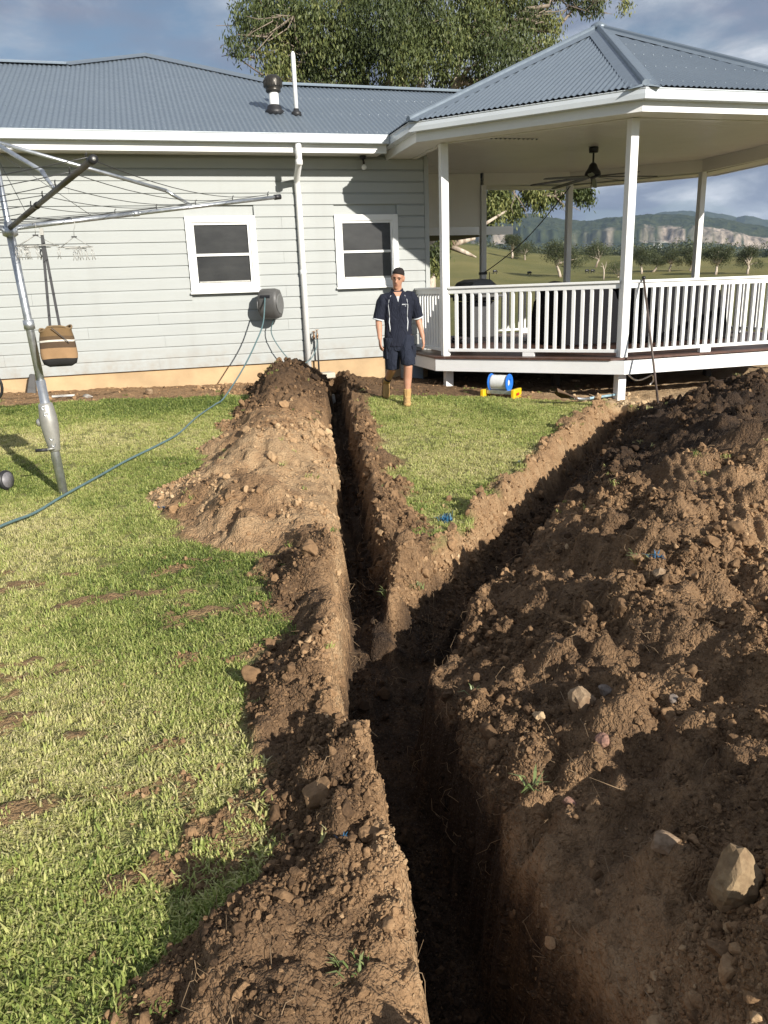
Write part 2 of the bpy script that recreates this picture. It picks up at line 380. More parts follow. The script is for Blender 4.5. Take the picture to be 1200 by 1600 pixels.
tz, tsoil, ttone, tpatch, tlump = terrain(XX.ravel(), YY.ravel())
nx, ny = len(gx), len(gy)
ii = (np.arange(ny-1)[:, None]*nx+np.arange(nx-1)[None, :]).ravel()
gm = Mat('earth_and_turf', .95, 0, .25)
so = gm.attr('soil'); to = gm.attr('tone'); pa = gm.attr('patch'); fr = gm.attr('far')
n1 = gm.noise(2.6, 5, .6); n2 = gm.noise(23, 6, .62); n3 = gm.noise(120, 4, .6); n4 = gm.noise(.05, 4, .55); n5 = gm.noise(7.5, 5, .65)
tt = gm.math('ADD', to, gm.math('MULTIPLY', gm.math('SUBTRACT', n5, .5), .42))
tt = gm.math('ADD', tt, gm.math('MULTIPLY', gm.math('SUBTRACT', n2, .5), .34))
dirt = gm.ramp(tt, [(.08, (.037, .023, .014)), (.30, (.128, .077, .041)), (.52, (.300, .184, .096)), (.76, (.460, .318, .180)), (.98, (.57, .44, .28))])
dirt = gm.mix(gm.ramp(n3, [(.58, 0), (.74, .55)]), dirt, gm.mix(.5, dirt, (.46, .36, .24)))
dirt = gm.mix(gm.ramp(n3, [(.28, .45), (.42, 0)]), dirt, (.03, .018, .011))
thatch = gm.ramp(gm.math('ADD', gm.math('MULTIPLY', n2, .6), gm.math('MULTIPLY', n3, .4)), [(.30, (.07, .075, .024)), (.50, (.20, .20, .07)), (.68, (.36, .31, .14))])
ps = gm.math('MULTIPLY', pa, .9)
nearc = gm.mix(gm.math('MAXIMUM', so, ps), thatch, dirt)
pad = gm.ramp(gm.math('ADD', gm.math('MULTIPLY', n4, .75), gm.math('MULTIPLY', n1, .25)), [(.34, (.085, .095, .030)), (.50, (.14, .135, .045)), (.64, (.20, .175, .065))])
gm.col(gm.mix(fr, nearc, pad))
vw = gm.N.new('ShaderNodeVectorMath'); vw.operation = 'ADD'; gm.L.new(gm.tc.outputs['Object'], vw.inputs[0])
nz = gm.N.new('ShaderNodeTexNoise'); nz.inputs['Scale'].default_value = 40; gm.L.new(gm.tc.outputs['Object'], nz.inputs['Vector'])
vs_ = gm.N.new('ShaderNodeVectorMath'); vs_.operation = 'SCALE'; vs_.inputs['Scale'].default_value = .02; gm.L.new(nz.outputs['Color'], vs_.inputs[0]); gm.L.new(vs_.outputs[0], vw.inputs[1])
c1 = gm.voro(62, vec=vw.outputs[0]); c2 = gm.voro(150, vec=vw.outputs[0])
crumb = gm.math('ADD', gm.math('MULTIPLY', gm.math('SUBTRACT', 1., c1), .9), gm.math('MULTIPLY', gm.math('SUBTRACT', 1., c2), .45))
gm.bump(gm.math('ADD', crumb, gm.math('ADD', gm.math('MULTIPLY', n2, .5), gm.math('MULTIPLY', n3, .3))), .013, 1.)
rr_ = np.hypot(XX, YY).ravel()
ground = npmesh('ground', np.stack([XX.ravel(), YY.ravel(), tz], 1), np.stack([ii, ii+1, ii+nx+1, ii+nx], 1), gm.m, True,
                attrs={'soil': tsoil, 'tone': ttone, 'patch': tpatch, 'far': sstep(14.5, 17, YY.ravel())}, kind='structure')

# ---- scatter helper: geometry nodes that set small meshes on points (one object, counted as stuff)
def scatter(name, pts, rots, scales, idx, sources, attrs=None, **k):
    ob = npmesh(name, pts, np.zeros((0, 3), int), None, **k)
    me = ob.data
    for an, arr, ty in (('rot', rots, 'v'), ('scl', scales, 'f'), ('pick', idx, 'i')):
        if ty == 'v': a = me.attributes.new(an, 'FLOAT_VECTOR', 'POINT'); a.data.foreach_set('vector', np.asarray(rots, np.float32).ravel())
        elif ty == 'f': a = me.attributes.new(an, 'FLOAT', 'POINT'); a.data.foreach_set('value', np.asarray(arr, np.float32))
        else: a = me.attributes.new(an, 'INT', 'POINT'); a.data.foreach_set('value', np.asarray(arr, np.int32))
    for an, arr in (attrs or {}).items():
        a = me.attributes.new(an, 'FLOAT', 'POINT'); a.data.foreach_set('value', np.asarray(arr, np.float32))
    c = bpy.data.collections.new(name+'_sources')
    for m in sources: c.objects.link(bpy.data.objects.new(m.name, m))
    g = bpy.data.node_groups.new(name+'_nodes', 'GeometryNodeTree')
    g.interface.new_socket('Geometry', in_out='INPUT', socket_type='NodeSocketGeometry'); g.interface.new_socket('Geometry', in_out='OUTPUT', socket_type='NodeSocketGeometry')
    gi = g.nodes.new('NodeGroupInput'); go = g.nodes.new('NodeGroupOutput'); ip = g.nodes.new('GeometryNodeInstanceOnPoints')
    ci = g.nodes.new('GeometryNodeCollectionInfo'); ci.inputs[0].default_value = c; ci.inputs['Separate Children'].default_value = True; ci.inputs['Reset Children'].default_value = True
    def na(n, t):
        q = g.nodes.new('GeometryNodeInputNamedAttribute'); q.data_type = t; q.inputs[0].default_value = n; return q.outputs[0]
    g.links.new(gi.outputs[0], ip.inputs['Points']); g.links.new(ci.outputs[0], ip.inputs['Instance']); ip.inputs['Pick Instance'].default_value = True
    g.links.new(na('pick', 'INT'), ip.inputs['Instance Index']); g.links.new(na('rot', 'FLOAT_VECTOR'), ip.inputs['Rotation']); g.links.new(na('scl', 'FLOAT'), ip.inputs['Scale'])
    g.links.new(ip.outputs[0], go.inputs[0])
    md = ob.modifiers.new('scatter', 'NODES'); md.node_group = g
    return ob
rng = np.random.default_rng(11)
def ground_z(x, y): return float(terrain(np.array([x]), np.array([y]))[0][0])
_GI = np.searchsorted
def grid_sample(px, py, arr):
    a = arr.reshape(ny, nx); i = np.clip(np.searchsorted(gx, px)-1, 0, nx-2); j = np.clip(np.searchsorted(gy, py)-1, 0, ny-2)
    u = (px-gx[i])/(gx[i+1]-gx[i]); v = (py-gy[j])/(gy[j+1]-gy[j])
    return (a[j, i]*(1-u)+a[j, i+1]*u)*(1-v)+(a[j+1, i]*(1-u)+a[j+1, i+1]*u)*v
# ------------------------------------------------------------------ materials
M = {}
M['white'] = paint('white_gloss_paint', (.80, .80, .78), .35, .03, 2.)
M['white_matt'] = paint('white_ceiling_paint', (.80, .775, .71), .35, .03, 1.5)
M['board'] = None
bm_ = Mat('pale_grey_weatherboard_paint', .55, 0, .4)
q1 = bm_.noise(1.2, 5, .6, bm_.stretch((1, 1, 6))); q2 = bm_.noise(40, 3)
q3 = bm_.math('MULTIPLY', bm_.math('SUBTRACT', bm_.rnd(), .5), .05)
geo_ = bm_.N.new('ShaderNodeNewGeometry'); sz_ = bm_.N.new('ShaderNodeSeparateXYZ'); bm_.L.new(geo_.outputs['Position'], sz_.inputs[0])
spl = bm_.math('MULTIPLY', bm_.ramp(sz_.outputs[2], [(.55, 1), (.95, 0)]), bm_.ramp(bm_.noise(5, 5, .7), [(.42, 0), (.75, .55)]))
strk = bm_.math('MULTIPLY', bm_.ramp(bm_.noise(3.2, 5, .65, bm_.stretch((1, 1, .12))), [(.52, 0), (.8, .16)]), 1.)
bcol = bm_.mix(bm_.math('ADD', bm_.math('MULTIPLY', q1, .9), q3), (.335, .352, .342), (.395, .410, .396))
bm_.col(bm_.mix(spl, bm_.mix(strk, bcol, (.22, .21, .18)), (.26, .19, .12))); bm_.bump(bm_.noise(22, 3, .6, bm_.stretch((.25, 1, 3))), .0015, .5)
M['board'] = bm_.m
M['plinth'] = paint('bagged_render_plinth', (.50, .35, .195), .85, .13, 1.7, 0, .004)
def steel_roof():
    m = Mat('blue_grey_roof_steel', .38, .35, .5)
    n = m.noise(.8, 5, .6); n2 = m.noise(9, 4, .6, m.stretch((1, 1, 1)))
    m.col(m.mix(n2, m.mix(n, (.150, .186, .222), (.20, .24, .278)), m.mix(n, (.162, .198, .235), (.212, .252, .29))))
    m.rough(m.ramp(n2, [(.3, .32), (.7, .5)])); return m.m
M['roof'] = steel_roof()
M['gutter_w'] = paint('pale_grey_gutter_enamel', (.56, .60, .63), .22, .03, 2.)
M['gutter_b'] = paint('blue_grey_gutter_enamel', (.23, .28, .32), .3, .05, 2.)
M['black'] = paint('black_enamel', (.012, .012, .013), .35, .1)
M['blackplastic'] = paint('black_plastic', (.022, .022, .024), .5, .1)
cvm = Mat('black_cover_fabric', .95, 0, .1); cvm.col((.014, .014, .016)); cvm.bump(cvm.noise(5, 4), .03, .6); M['cover'] = cvm.m
M['grey_plastic'] = paint('charcoal_grey_plastic', (.085, .083, .080), .5, .10, 6)
M['grey_disc'] = paint('mid_grey_plastic', (.14, .14, .137), .45, .08, 6)
M['deckwood'] = paint('dark_merbau_decking', (.10, .048, .032), .45, .22, 9)
M['darkwood'] = paint('old_subfloor_timber', (.06, .045, .032), .8, .2, 4)
M['conc'] = paint('weathered_concrete', (.52, .47, .38), .9, .12, 6, 0, .004)
M['hose'] = paint('blue_grey_garden_hose', (.10, .165, .175), .45, .1, 20)
M['screen'] = None
sc_ = Mat('fly_screened_glass', .25, 0, .5)
sc_.col(sc_.ramp(sc_.noise(2.2, 5, .6, sc_.stretch((1, 1, 2.2))), [(.3, (.016, .016, .016)), (.7, (.038, .038, .036))]))
M['screen'] = sc_.m
def galv():
    m = Mat('galvanised_steel', .35, .85, .5)
    v = m.voro(40, out='Color'); sepn = m.N.new('ShaderNodeSeparateColor'); m.L.new(v, sepn.inputs[0])
    n = m.noise(12, 5, .6, m.stretch((1, 1, .4)))
    m.col(m.mix(n, m.ramp(sepn.outputs[0], [(0, (.30, .32, .33)), (1, (.50, .52, .53))]), (.62, .64, .66))); m.rough(m.ramp(n, [(.3, .28), (.7, .5)])); return m.m
M['galv'] = galv()
M['galv_dull'] = paint('weathered_dark_steel', (.115, .105, .09), .5, .18, 8, .55)
M['alum'] = paint('cast_aluminium', (.43, .42, .385), .45, .1, 10, .55)
M['wire'] = paint('dark_line_wire', (.07, .07, .07), .4, .1, 9, .4)
M['steelrust'] = paint('rusty_iron_bar', (.13, .10, .085), .6, .22, 9, .4)

# ------------------------------------------------------------------ house
XC = 4.386; XL = -7.0
ST = 3.575                                      # soffit height
house = empty('house', (0, HW, 0.2), 'long pale grey weatherboard house with white windows and blue grey corrugated roof', 'house')
CL0 = .535; COV = .1685
wins = [(.553, 1.592), (2.822, 3.854)]; WZ0, WZ1 = 1.662, 2.741
wall = MB().box(((XL+XC)/2, HW+.10, (CL0+ST)/2+.15), (XC-XL, .16, ST-CL0+.3)).build('wall', M['board'], house)
# end walls and rear keep the house solid from other viewpoints
MB().box((XC-.08, HW+1.69, 2.0), (.16, 3.0, 3.2)).build('side_wall', M['board'], house)
MB().box((XL+.08, HW+4.6, 2.0), (.16, 8.8, 3.2)).build('side_wall', M['board'], house)
MB().box(((XL+XC)/2, HW+9.0, 2.0), (XC-XL-.4, .16, 3.2)).build('side_wall', M['board'], house)
MB().box(((XL+XC)/2-.02, HW+.14, .23), (XC-XL-.06, .22, .60)).build('plinth', M['plinth'], house)
def board_profile(z0, z1, hz):
    return [(HW+.02, z0), (HW-.020, z0), (HW-.020, z0+hz-.034), (HW-.002, z0+hz-.006), (HW-.002, z1), (HW+.02, z1)]
brng = random.Random(5)
nrow = int((ST-CL0)/COV)+1
joint_by_row = {0: [.05], 1: [], 2: [-.02], 3: [], 4: [-.06]}
for r_ in range(nrow):
    z0 = CL0+r_*COV; z1 = min(z0+COV, ST-.001); hz = COV
    segs = [[XL, XC-.075]]
    z_lo, z_hi = z0, z1
    for (a, b) in wins:
        if z0 < WZ1+.0 and z1 > WZ0-.02:
            ns = []
            for s0, s1 in segs:
                if a > s0 and b < s1: ns += [[s0, a+.004], [b-.004, s1]]
                else: ns.append([s0, s1])
            segs = ns
    fin = []
    for s0, s1 in segs:
        cuts = [c for c in ([-.03+.06*(r_ % 3)] if r_ < 5 and r_ % 2 == 0 else [-3.1+.7*(r_ % 4), (2.0-.4*(r_ % 3)) if r_ % 3 == 0 else -2.2]) if s0+.4 < c < s1-.4]
        p = s0
        for c in cuts: fin.append((p, c-.0012)); p = c+.0012
        fin.append((p, s1))
    for s0, s1 in fin:
        jit = brng.uniform(-.0012, .0012)
        pr_ = board_profile(z0+.0015, z1, hz)
        if z1-z0 < hz-.01: pr_ = [(HW+.02, z0+.0015), (HW-.02, z0+.0015), (HW-.02, z1), (HW+.02, z1)]
        MB().extr([(s0, y+jit, z) for y, z in pr_], (s1-s0, 0, 0)).build('weatherboard', M['board'], house)
MB().box((XC-.0375, HW-.012, (CL0+ST)/2+.0), (.072, .05, ST-CL0)).build('corner_trim', M['board'], house)
for (a, b) in wins:
    wn = MB()
    t = .088
    for bx in (((a+t/2), (WZ0+WZ1)/2, t, WZ1-WZ0), ((b-t/2), (WZ0+WZ1)/2, t, WZ1-WZ0), ((a+b)/2, WZ1-t/2, b-a-2*t, t), ((a+b)/2, WZ0+t/2, b-a-2*t, t)):
        wn.box((bx[0], HW-.028, bx[1]), (bx[2], .045, bx[3]))
    w = wn.build('window', M['white'], house, bevel=.003)
    ia, ib, i0, i1 = a+t, b-t, WZ0+t, WZ1-t
    fr_ = MB(); s = .035
    for bx in (((ia+s/2), (i0+i1)/2, s, i1-i0), ((ib-s/2), (i0+i1)/2, s, i1-i0), ((ia+ib)/2, i1-s/2, ib-ia-2*s, s), ((ia+ib)/2, i0+s/2, ib-ia-2*s, s)):
        fr_.box((bx[0], HW-.018, bx[1]), (bx[2], .028, bx[3]))
    fr_.build('sash_frame', M['white'], w)
    mid = (i0+i1)/2-.01
    MB().box(((ia+ib)/2, HW-.014, mid), (ib-ia-2*s-.002, .03, .036)).build('meeting_rail', M['white'], w)
    MB().box(((ia+ib)/2, HW-.004, (mid+i1)/2), (ib-ia-2*s-.002, .006, i1-mid-s-.02)).build('pane', M['screen'], w)
    MB().box(((ia+ib)/2, HW-.001, (mid+i0)/2), (ib-ia-2*s-.002, .006, mid-i0-s-.02)).build('pane', M['screen'], w)
    MB().box(((ia+ib)/2, HW-.012, i0+s+.016), (ib-ia-2*s-.03, .012, .02)).build('screen_rail', M['alum'], w)
    MB().box(((a+b)/2, HW-.04, WZ0-.018), (b-a+.03, .075, .03)).build('sill', M['white'], w, bevel=.004)

# eaves
EY = HW-.56
MB().box(((XL+3.55)/2, HW-.28, ST+.012), (3.55-XL, .52, .018)).build('soffit', M['white_matt'], house)
MB().box(((XL+3.55)/2, HW-.545, 3.615), (3.55-XL, .03, .15)).build('fascia', M['white'], house)
def gutter_profile():
    return [(0, 0), (-.115, 0), (-.122, .055), (-.118, .10), (-.126, .108), (-.126, .118), (-.112, .118), (-.108, .06), (-.103, .010), (-.008, .010), (-.008, .112), (0, .112)]
gp = gutter_profile()
MB().extr([(XL, EY+y, 3.655+z) for y, z in gp], (3.56-XL, 0, 0)).build('gutter', M['gutter_w'], house)

# corrugated roof: front plane with the raised hip in the middle
PIT = .452
def roof_z(y): return 3.755+PIT*(y-(EY-.06))
top_pts = [(-9, 15.75), (-1.03, 15.75), (.34, 16.75), (2.55, 14.82), (6.05, 14.72)]
def corr(x, pitch=.076, amp=.0085): return amp*np.cos(2*np.pi*x/pitch)
def roof_strip(x0, x1, y0f, y1f, zf, name, parent, mat, step=.076/8, rows=2):
    xs = np.arange(x0, x1+1e-6, step); vs = []; fs = []
    n = len(xs)
    for k in range(rows):
        f = k/(rows-1)
        for x in xs:
            y = y0f(x)+(y1f(x)-y0f(x))*f; vs.append((x, y, zf(y)+float(corr(x))))
    for k in range(rows-1):
        for i in range(n-1): fs.append((k*n+i, k*n+i+1, (k+1)*n+i+1, (k+1)*n+i))
    ob = npmesh(name, np.array(vs)-np.array(ORG[parent]), fs, mat, True, parent); ORG[ob] = ORG[parent]; return ob
tx = [p[0] for p in top_pts]; ty = [p[1] for p in top_pts]
roof = roof_strip(-8.0, 6.0, lambda x: EY-.06, lambda x: float(np.interp(x, tx, ty)), roof_z, 'roof_sheet', house, M['roof'])
# hidden rear slopes
rb = MB()
tp = [(x, y, roof_z(y)-.02) for x, y in top_pts]
for i in range(len(tp)-1):
    a, b = tp[i], tp[i+1]
    rb.add([a, b, (b[0], 22.2, 3.7), (a[0], 22.2, 3.7)], [(0, 1, 2, 3)])
rb.build('rear_roof', M['roof'], house)
cap = MB()
for i in range(len(tp)-1):
    a, b = Vector(tp[i])+Vector((0, 0, .045)), Vector(tp[i+1])+Vector((0, 0, .045))
    d = (b-a).normalized(); sdir = d.cross(Vector((0, 0, 1))).normalized()
    w_ = .15
    ring = lambda p: [p-sdir*-w_+Vector((0, 0, -.055)), p-sdir*-.03+Vector((0, 0, 0)), p+Vector((0, 0, .022)), p-sdir*.03+Vector((0, 0, 0)), p-sdir*w_+Vector((0, 0, -.055)), p+Vector((0, 0, -.02))]
    MB().loft([ring(a-d*.02), ring(b+d*.02)], True, False).build('ridge_cap', M['roof'] if 0 < i < 3 else M['gutter_b'], house)
# roofing screws in rows
scr = MB()
for yy in (12.05, 13.0, 13.9, 14.7, 15.5):
    for k in range(0, 180):
        x = -7.95+k*.152
        if x < 5.9 and yy < np.interp(x, tx, ty)-.1:
            scr.box((x, yy, roof_z(yy)+.012), (.010, .010, .010))
scr.build('roof_screws', M['gutter_b'], house, kind='stuff')

# flue cowl and vent pipe stand on the roof
fx, fy = 2.10, 13.05; fz = roof_z(fy)
fl = MB().lathe((fx, fy, fz), [(.075, -.1), (.075, .30)], 20).build('flue_pipe', M['white'], house)
MB().lathe((fx, fy, fz), [(.13, -.05), (.15, .01), (.115, .035), (.11, .075), (.085, .10)], 20).build('flue_flashing', M['blackplastic'], fl)
cw = MB().lathe((fx, fy, fz+.27), [(.09, 0), (.115, .015), (.115, .05), (.10, .06), (.135, .07), (.145, .10), (.14, .17), (.12, .21), (.085, .235), (.03, .245)], 22)
for k in range(22):
    a = 2*math.pi*k/22; cw.box((fx+.142*math.cos(a), fy+.142*math.sin(a), fz+.27+.125), (.008, .02, .09), Matrix.Rotation(a, 3, 'Z'))
cw.build('cowl', paint('dark_bronze_cowl', (.055, .05, .042), .35, .12, 8, .5), fl)
vx, vy = 2.42, 12.95; vz = roof_z(vy)
vp = MB().lathe((vx, vy, vz), [(.034, -.1), (.034, .80), (.03, .84), (.015, .865)], 16).build('vent_pipe', M['white'], house)
MB().lathe((vx, vy, vz), [(.085, -.03), (.075, .03), (.045, .055), (.04, .08)], 16).build('pipe_flashing', M['blackplastic'], vp)

# downpipe with its offset bend
dpx = 2.275
dp = MB().tube([(dpx-.06, EY-.05, 3.68), (dpx-.06, EY-.05, 3.47), (dpx-.05, EY-.01, 3.42), (dpx-.02, HW-.13, 3.25), (dpx-.01, HW-.075, 3.18), (dpx, HW-.07, 3.0), (dpx, HW-.07, .36)], .047, 16)
dp_ = dp.build('downpipe', M['white'], house)
for z in (.40, 1.9, 3.40):
    MB().lathe((dpx if z < 3 else dpx-.06, (HW-.07) if z < 3 else EY-.05, z), [(.050, -.035), (.053, -.03), (.053, .03), (.050, .035)], 16).build('pipe_collar', M['white'], dp_)

# rear verandah skillion seen under the pavilion ceiling
MB().add([(3.0, 16.2, 2.72), (8.25, 17.6, 2.80), (8.25, 21, 2.84), (3.0, 21, 2.76), (3.0, 16.2, 2.80), (8.25, 17.6, 2.86), (8.25, 21, 3.0), (3.0, 21, 2.92)],
         [(0, 1, 2, 3), (4, 5, 6, 7), (0, 1, 5, 4), (1, 2, 6, 5), (2, 3, 7, 6), (3, 0, 4, 7)]).build('verandah_roof', M['darkwood'], house)
MB().add([(3.0, 16.17, 2.66), (8.27, 17.57, 2.74), (8.27, 17.60, 2.74), (3.0, 16.2, 2.66), (3.0, 16.17, 2.84), (8.27, 17.57, 2.92), (8.27, 17.60, 2.92), (3.0, 16.2, 2.84)],
         [(0, 1, 2, 3), (4, 5, 6, 7), (0, 1, 5, 4), (1, 2, 6, 5), (2, 3, 7, 6), (3, 0, 4, 7)]).build('verandah_fascia', M['white_matt'], house)
MB().box((5.1, 20.6, 1.5), (.10, .10, 2.6)).build('verandah_post', M['blackplastic'], house)
MB().box(((XC+6.55)/2, 15.50, 3.265), (6.55-XC, .05, 1.0)).build('gable_panel', M['white_matt'], house)
# ------------------------------------------------------------------ octagonal pavilion
OX, OY = 7.324, 12.477; RP = 3.423; RG = 4.067
DZ, ZB, ZC, ZG, ZA = .603, 3.545, 3.762, 3.745, 5.483
pav = empty('pavilion', (OX, OY, 0), 'white octagonal pavilion with raised timber deck, balustrade and blue grey corrugated pyramid roof', 'pavilion')
def ov(r, k, z=0, dr=0):
    a = R(22.5+45*k); return Vector((OX+r*math.cos(a), OY+r*math.sin(a), z))
posts = {k: ov(RP, k) for k in range(8)}
posts[0] = Vector((10.347, 13.595, 0)); posts[1] = Vector((8.447, 15.283, 0)); posts[2] = Vector((6.611, 15.477, 0))
def oring(rot=22.5):  # mesh built in the frame of side B-X (outward -y), then turned in steps of 45 degrees
    pass
def side(name, mb, mat, skip=()):
    """one part per side of the octagon on shared mesh data; the master side faces -y"""
    me = mb.mesh(name, mat, (OX, OY, 0))
    for k in range(8):
        if k in skip: continue
        put(name, me, pav, (OX, OY, 0), R(45*k))
def hw(ap): return ap*math.tan(R(22.5))
apG = RG*math.cos(R(22.5)); apP = RP*math.cos(R(22.5))
def trap(mb, a0, a1, z0, z1):
    """ring segment between apothems a0<a1 (facing -y), heights z0..z1, mitred ends"""
    e = .0012
    p = [(OX-hw(a0)+e, OY-a0), (OX+hw(a0)-e, OY-a0), (OX+hw(a1)-e, OY-a1), (OX-hw(a1)+e, OY-a1)]
    return mb.prism(p, z0, z1)
# sides k: 0 = B-X (front right), -45deg = A-B ; house is on sides 180..270 of the turn
# roof
n = int(2*hw(apG)/(.076/8)); vs = []; fs = []
xs = np.linspace(-hw(apG), hw(apG), n)
for x in xs:
    lim = abs(x)/math.tan(R(22.5))           # apothem where the hip cuts this corrugation
    z_at = lambda a: ZG+.035+(ZA-ZG-.02)*(1-a/apG)
    c = float(corr(x)); 
    vs.append((x, -apG-.015, z_at(apG)+c)); vs.append((x, -max(lim, .0), z_at(lim)+c))
for i in range(n-1): fs.append((2*i, 2*i+2, 2*i+3, 2*i+1))
rm = npmesh('roof_sheet', vs, fs, M['roof'], True, pav)
for k in range(1, 8): put('roof_sheet', rm.data, pav, (OX, OY, 0), R(45*k))
rm.location = (0, 0, 0)
# screws
sm_ = MB()
for a in (3.55, 2.75, 2.0, 1.3):
    x = -math.floor((hw(a)-.1)/.152)*.152
    while x < hw(a)-.1: sm_.box((OX+x, OY-a, ZG+.035+(ZA-ZG-.02)*(1-a/apG)+.014), (.010, .010, .010)); x += .152
sme = sm_.mesh('roof_screws', M['gutter_b'], (OX, OY, 0))
for k in range(8): put('roof_screws', sme, pav, (OX, OY, 0), R(45*k), kind='stuff')
# hip caps: folded cover with a raised roll
hipm = MB()
a = R(-90-22.5); o_ = Vector((OX, OY, 0))
p1 = Vector((RG*math.cos(a), RG*math.sin(a), ZG+.055)); p0 = Vector((.0, .0, ZA+.055))
d = (p1-p0).normalized(); sdir = Vector((-math.sin(a), math.cos(a), 0)); dn = Vector((0, 0, 1))
def hring(p, w=.19):
    s1 = [(-w, -.052), (-.045, -.008), (-.038, .022), (-.015, .042), (.015, .042), (.038, .022), (.045, -.008), (w, -.052), (.04, -.03), (-.04, -.03)]
    return [o_+p+sdir*x+dn*z for x, z in s1]
hipm.loft([hring(p0+d*.02, .10), hring(p0+d*.35), hring(p1+d*.0)], True, False)
me = hipm.mesh('hip_cap', M['roof'], (OX, OY, 0))
for k in range(8): put('hip_cap', me, pav, (OX, OY, 0), R(45*k))
MB().lathe((OX, OY, ZA), [(.16, .0), (.13, .06), (.05, .11), (.01, .12)], 8).build('apex_cap', M['roof'], pav)
# gutter ring
gb = MB(); poly = [(-apG+.0+y, z) for y, z in [(0, 0), (-.0, 0)]]
def ring_profile(mb, prof, ap):
    r0 = []; r1 = []
    for y, z in prof:
        aa = ap-y; r0.append((OX-hw(aa)+.001, OY-aa, z)); r1.append((OX+hw(aa)-.001, OY-aa, z))
    n = len(prof); return mb.add(r0+r1, [tuple(range(n))[::-1], tuple(range(n, 2*n))]+[(i, (i+1) % n, n+(i+1) % n, n+i) for i in range(n)])
ring_profile(gb, [(y+.125, 3.645+z) for y, z in gp], apG)
gskip = (5, 6)
gme_b = gb.mesh('gutter', M['gutter_b'], (OX, OY, 0)); gme_w = gb.mesh('gutter', M['gutter_w'], (OX, OY, 0))
for k in range(8):
    if k in (5,): continue
    put('gutter', gme_w, pav, (OX, OY, 0), R(45*k))
side('fascia', trap(MB(), apG-.155, apG-.127, 3.53, 3.70), M['white'], (5,))
side('soffit', trap(MB(), apP+.05, apG-.157, 3.552, 3.57), M['white_matt'], (5,))
# beams sit between the posts
def beam(i, j):
    a, b = posts[i], posts[j]; d = (b-a).normalized(); c = Vector((OX, OY, 0))
    MB().bar(a+d*.0+Vector((0, 0, (ZB+ZC)/2+.02)), b+Vector((0, 0, (ZB+ZC)/2+.02)), .075, ZC-ZB+.04).build('beam', M['white_matt'], pav)
for i, j in ((3, 4), (4, 5), (5, 6), (6, 7), (7, 0), (0, 1), (1, 2)): beam(i, j)
# ceiling lined with narrow boards
cl = MB(); pw = .135; yy = -apP
cpoly = [posts[k] for k in range(8)]
def clip_x(poly, y0, y1):
    """x-range of a convex polygon within a strip (inner bound)"""
    def at(y):
        xs = []
        for i in range(len(poly)):
            a, b = poly[i], poly[(i+1) % len(poly)]
            if (a.y-y)*(b.y-y) <= 0 and abs(a.y-b.y) > 1e-9: t = (y-a.y)/(b.y-a.y); xs.append(a.x+(b.x-a.x)*t)
        return (min(xs), max(xs)) if len(xs) >= 2 else None
    r0, r1 = at(y0), at(y1)
    return r0, r1
y = OY-apP+.003
while y < OY+3.0:
    r0, r1 = clip_x(cpoly, y, y+pw-.006)
    if r0 and r1:
        cl.prism([(r0[0], y), (r0[1], y), (r1[1], y+pw-.006), (r1[0], y+pw-.006)], ZC+.002, ZC+.016)
    y += pw
cl.build('ceiling_lining', M['white_matt'], pav, kind='stuff')
MB().prism([(p.x, p.y) for p in [posts[k] for k in range(8)]], ZC+.018, ZC+.03).build('ceiling_backing', M['white_matt'], pav)
MB().prism([(4.395, 13.98), (6.56, 15.46), (4.395, 15.46)], ZC+.002, ZC+.02).build('ceiling_return', M['white_matt'], pav)
# posts and stumps
pw_ = .112
for k in (0, 1, 2, 4, 5, 6, 7):
    p = posts[k]
    MB().box((p.x, p.y, (DZ+ZB)/2), (pw_, pw_, ZB-DZ), Matrix.Rotation(R(0), 3, 'Z')).build('post', M['white'], pav, bevel=.004)
for k in (0, 1, 2, 3, 4, 5, 6, 7):
    p = posts[k]*1; c = Vector((OX, OY, 0)); q = c+(p-c)*.985
    gz = float(terrain(np.array([q.x]), np.array([q.y]))[0][0])
    MB().box((q.x, q.y, (.38+gz)/2-.1), (.12, .12, .38-gz+.2)).build('stump', M['white'], pav, bevel=.004)
for sx in (-1.4, 0, 1.4):
    for sy in (-1.5, 0., 1.5):
        MB().box((OX+sx, OY+sy, .12), (.1, .1, .62)).build('stump', M['darkwood'], pav)
# deck: fascia, boards, joists
apD = 3.36
side('deck_fascia', trap(MB(), apD-.035, apD, .392, .572), M['white'], (5,))
dpoly = [ov((apD+.02)/math.cos(R(22.5)), k) for k in range(8)]
y = OY-apD-.02
while y < OY+apD-.1:
    r0, r1 = clip_x(dpoly, y, y+.128)
    if r0 and r1: MB().prism([(r0[0], y), (r0[1], y), (r1[1], y+.128), (r1[0], y+.128)], .575, .603).build('deck_board', M['deckwood'], pav)
    y += .133
for k in range(12):
    x = OX-3.0+k*.545; h = min(2.7, (apD*1.35-abs(x-OX)))
    MB().box((x, OY, .505), (.045, 2*h, .13)).build('joist', M['darkwood'], pav)
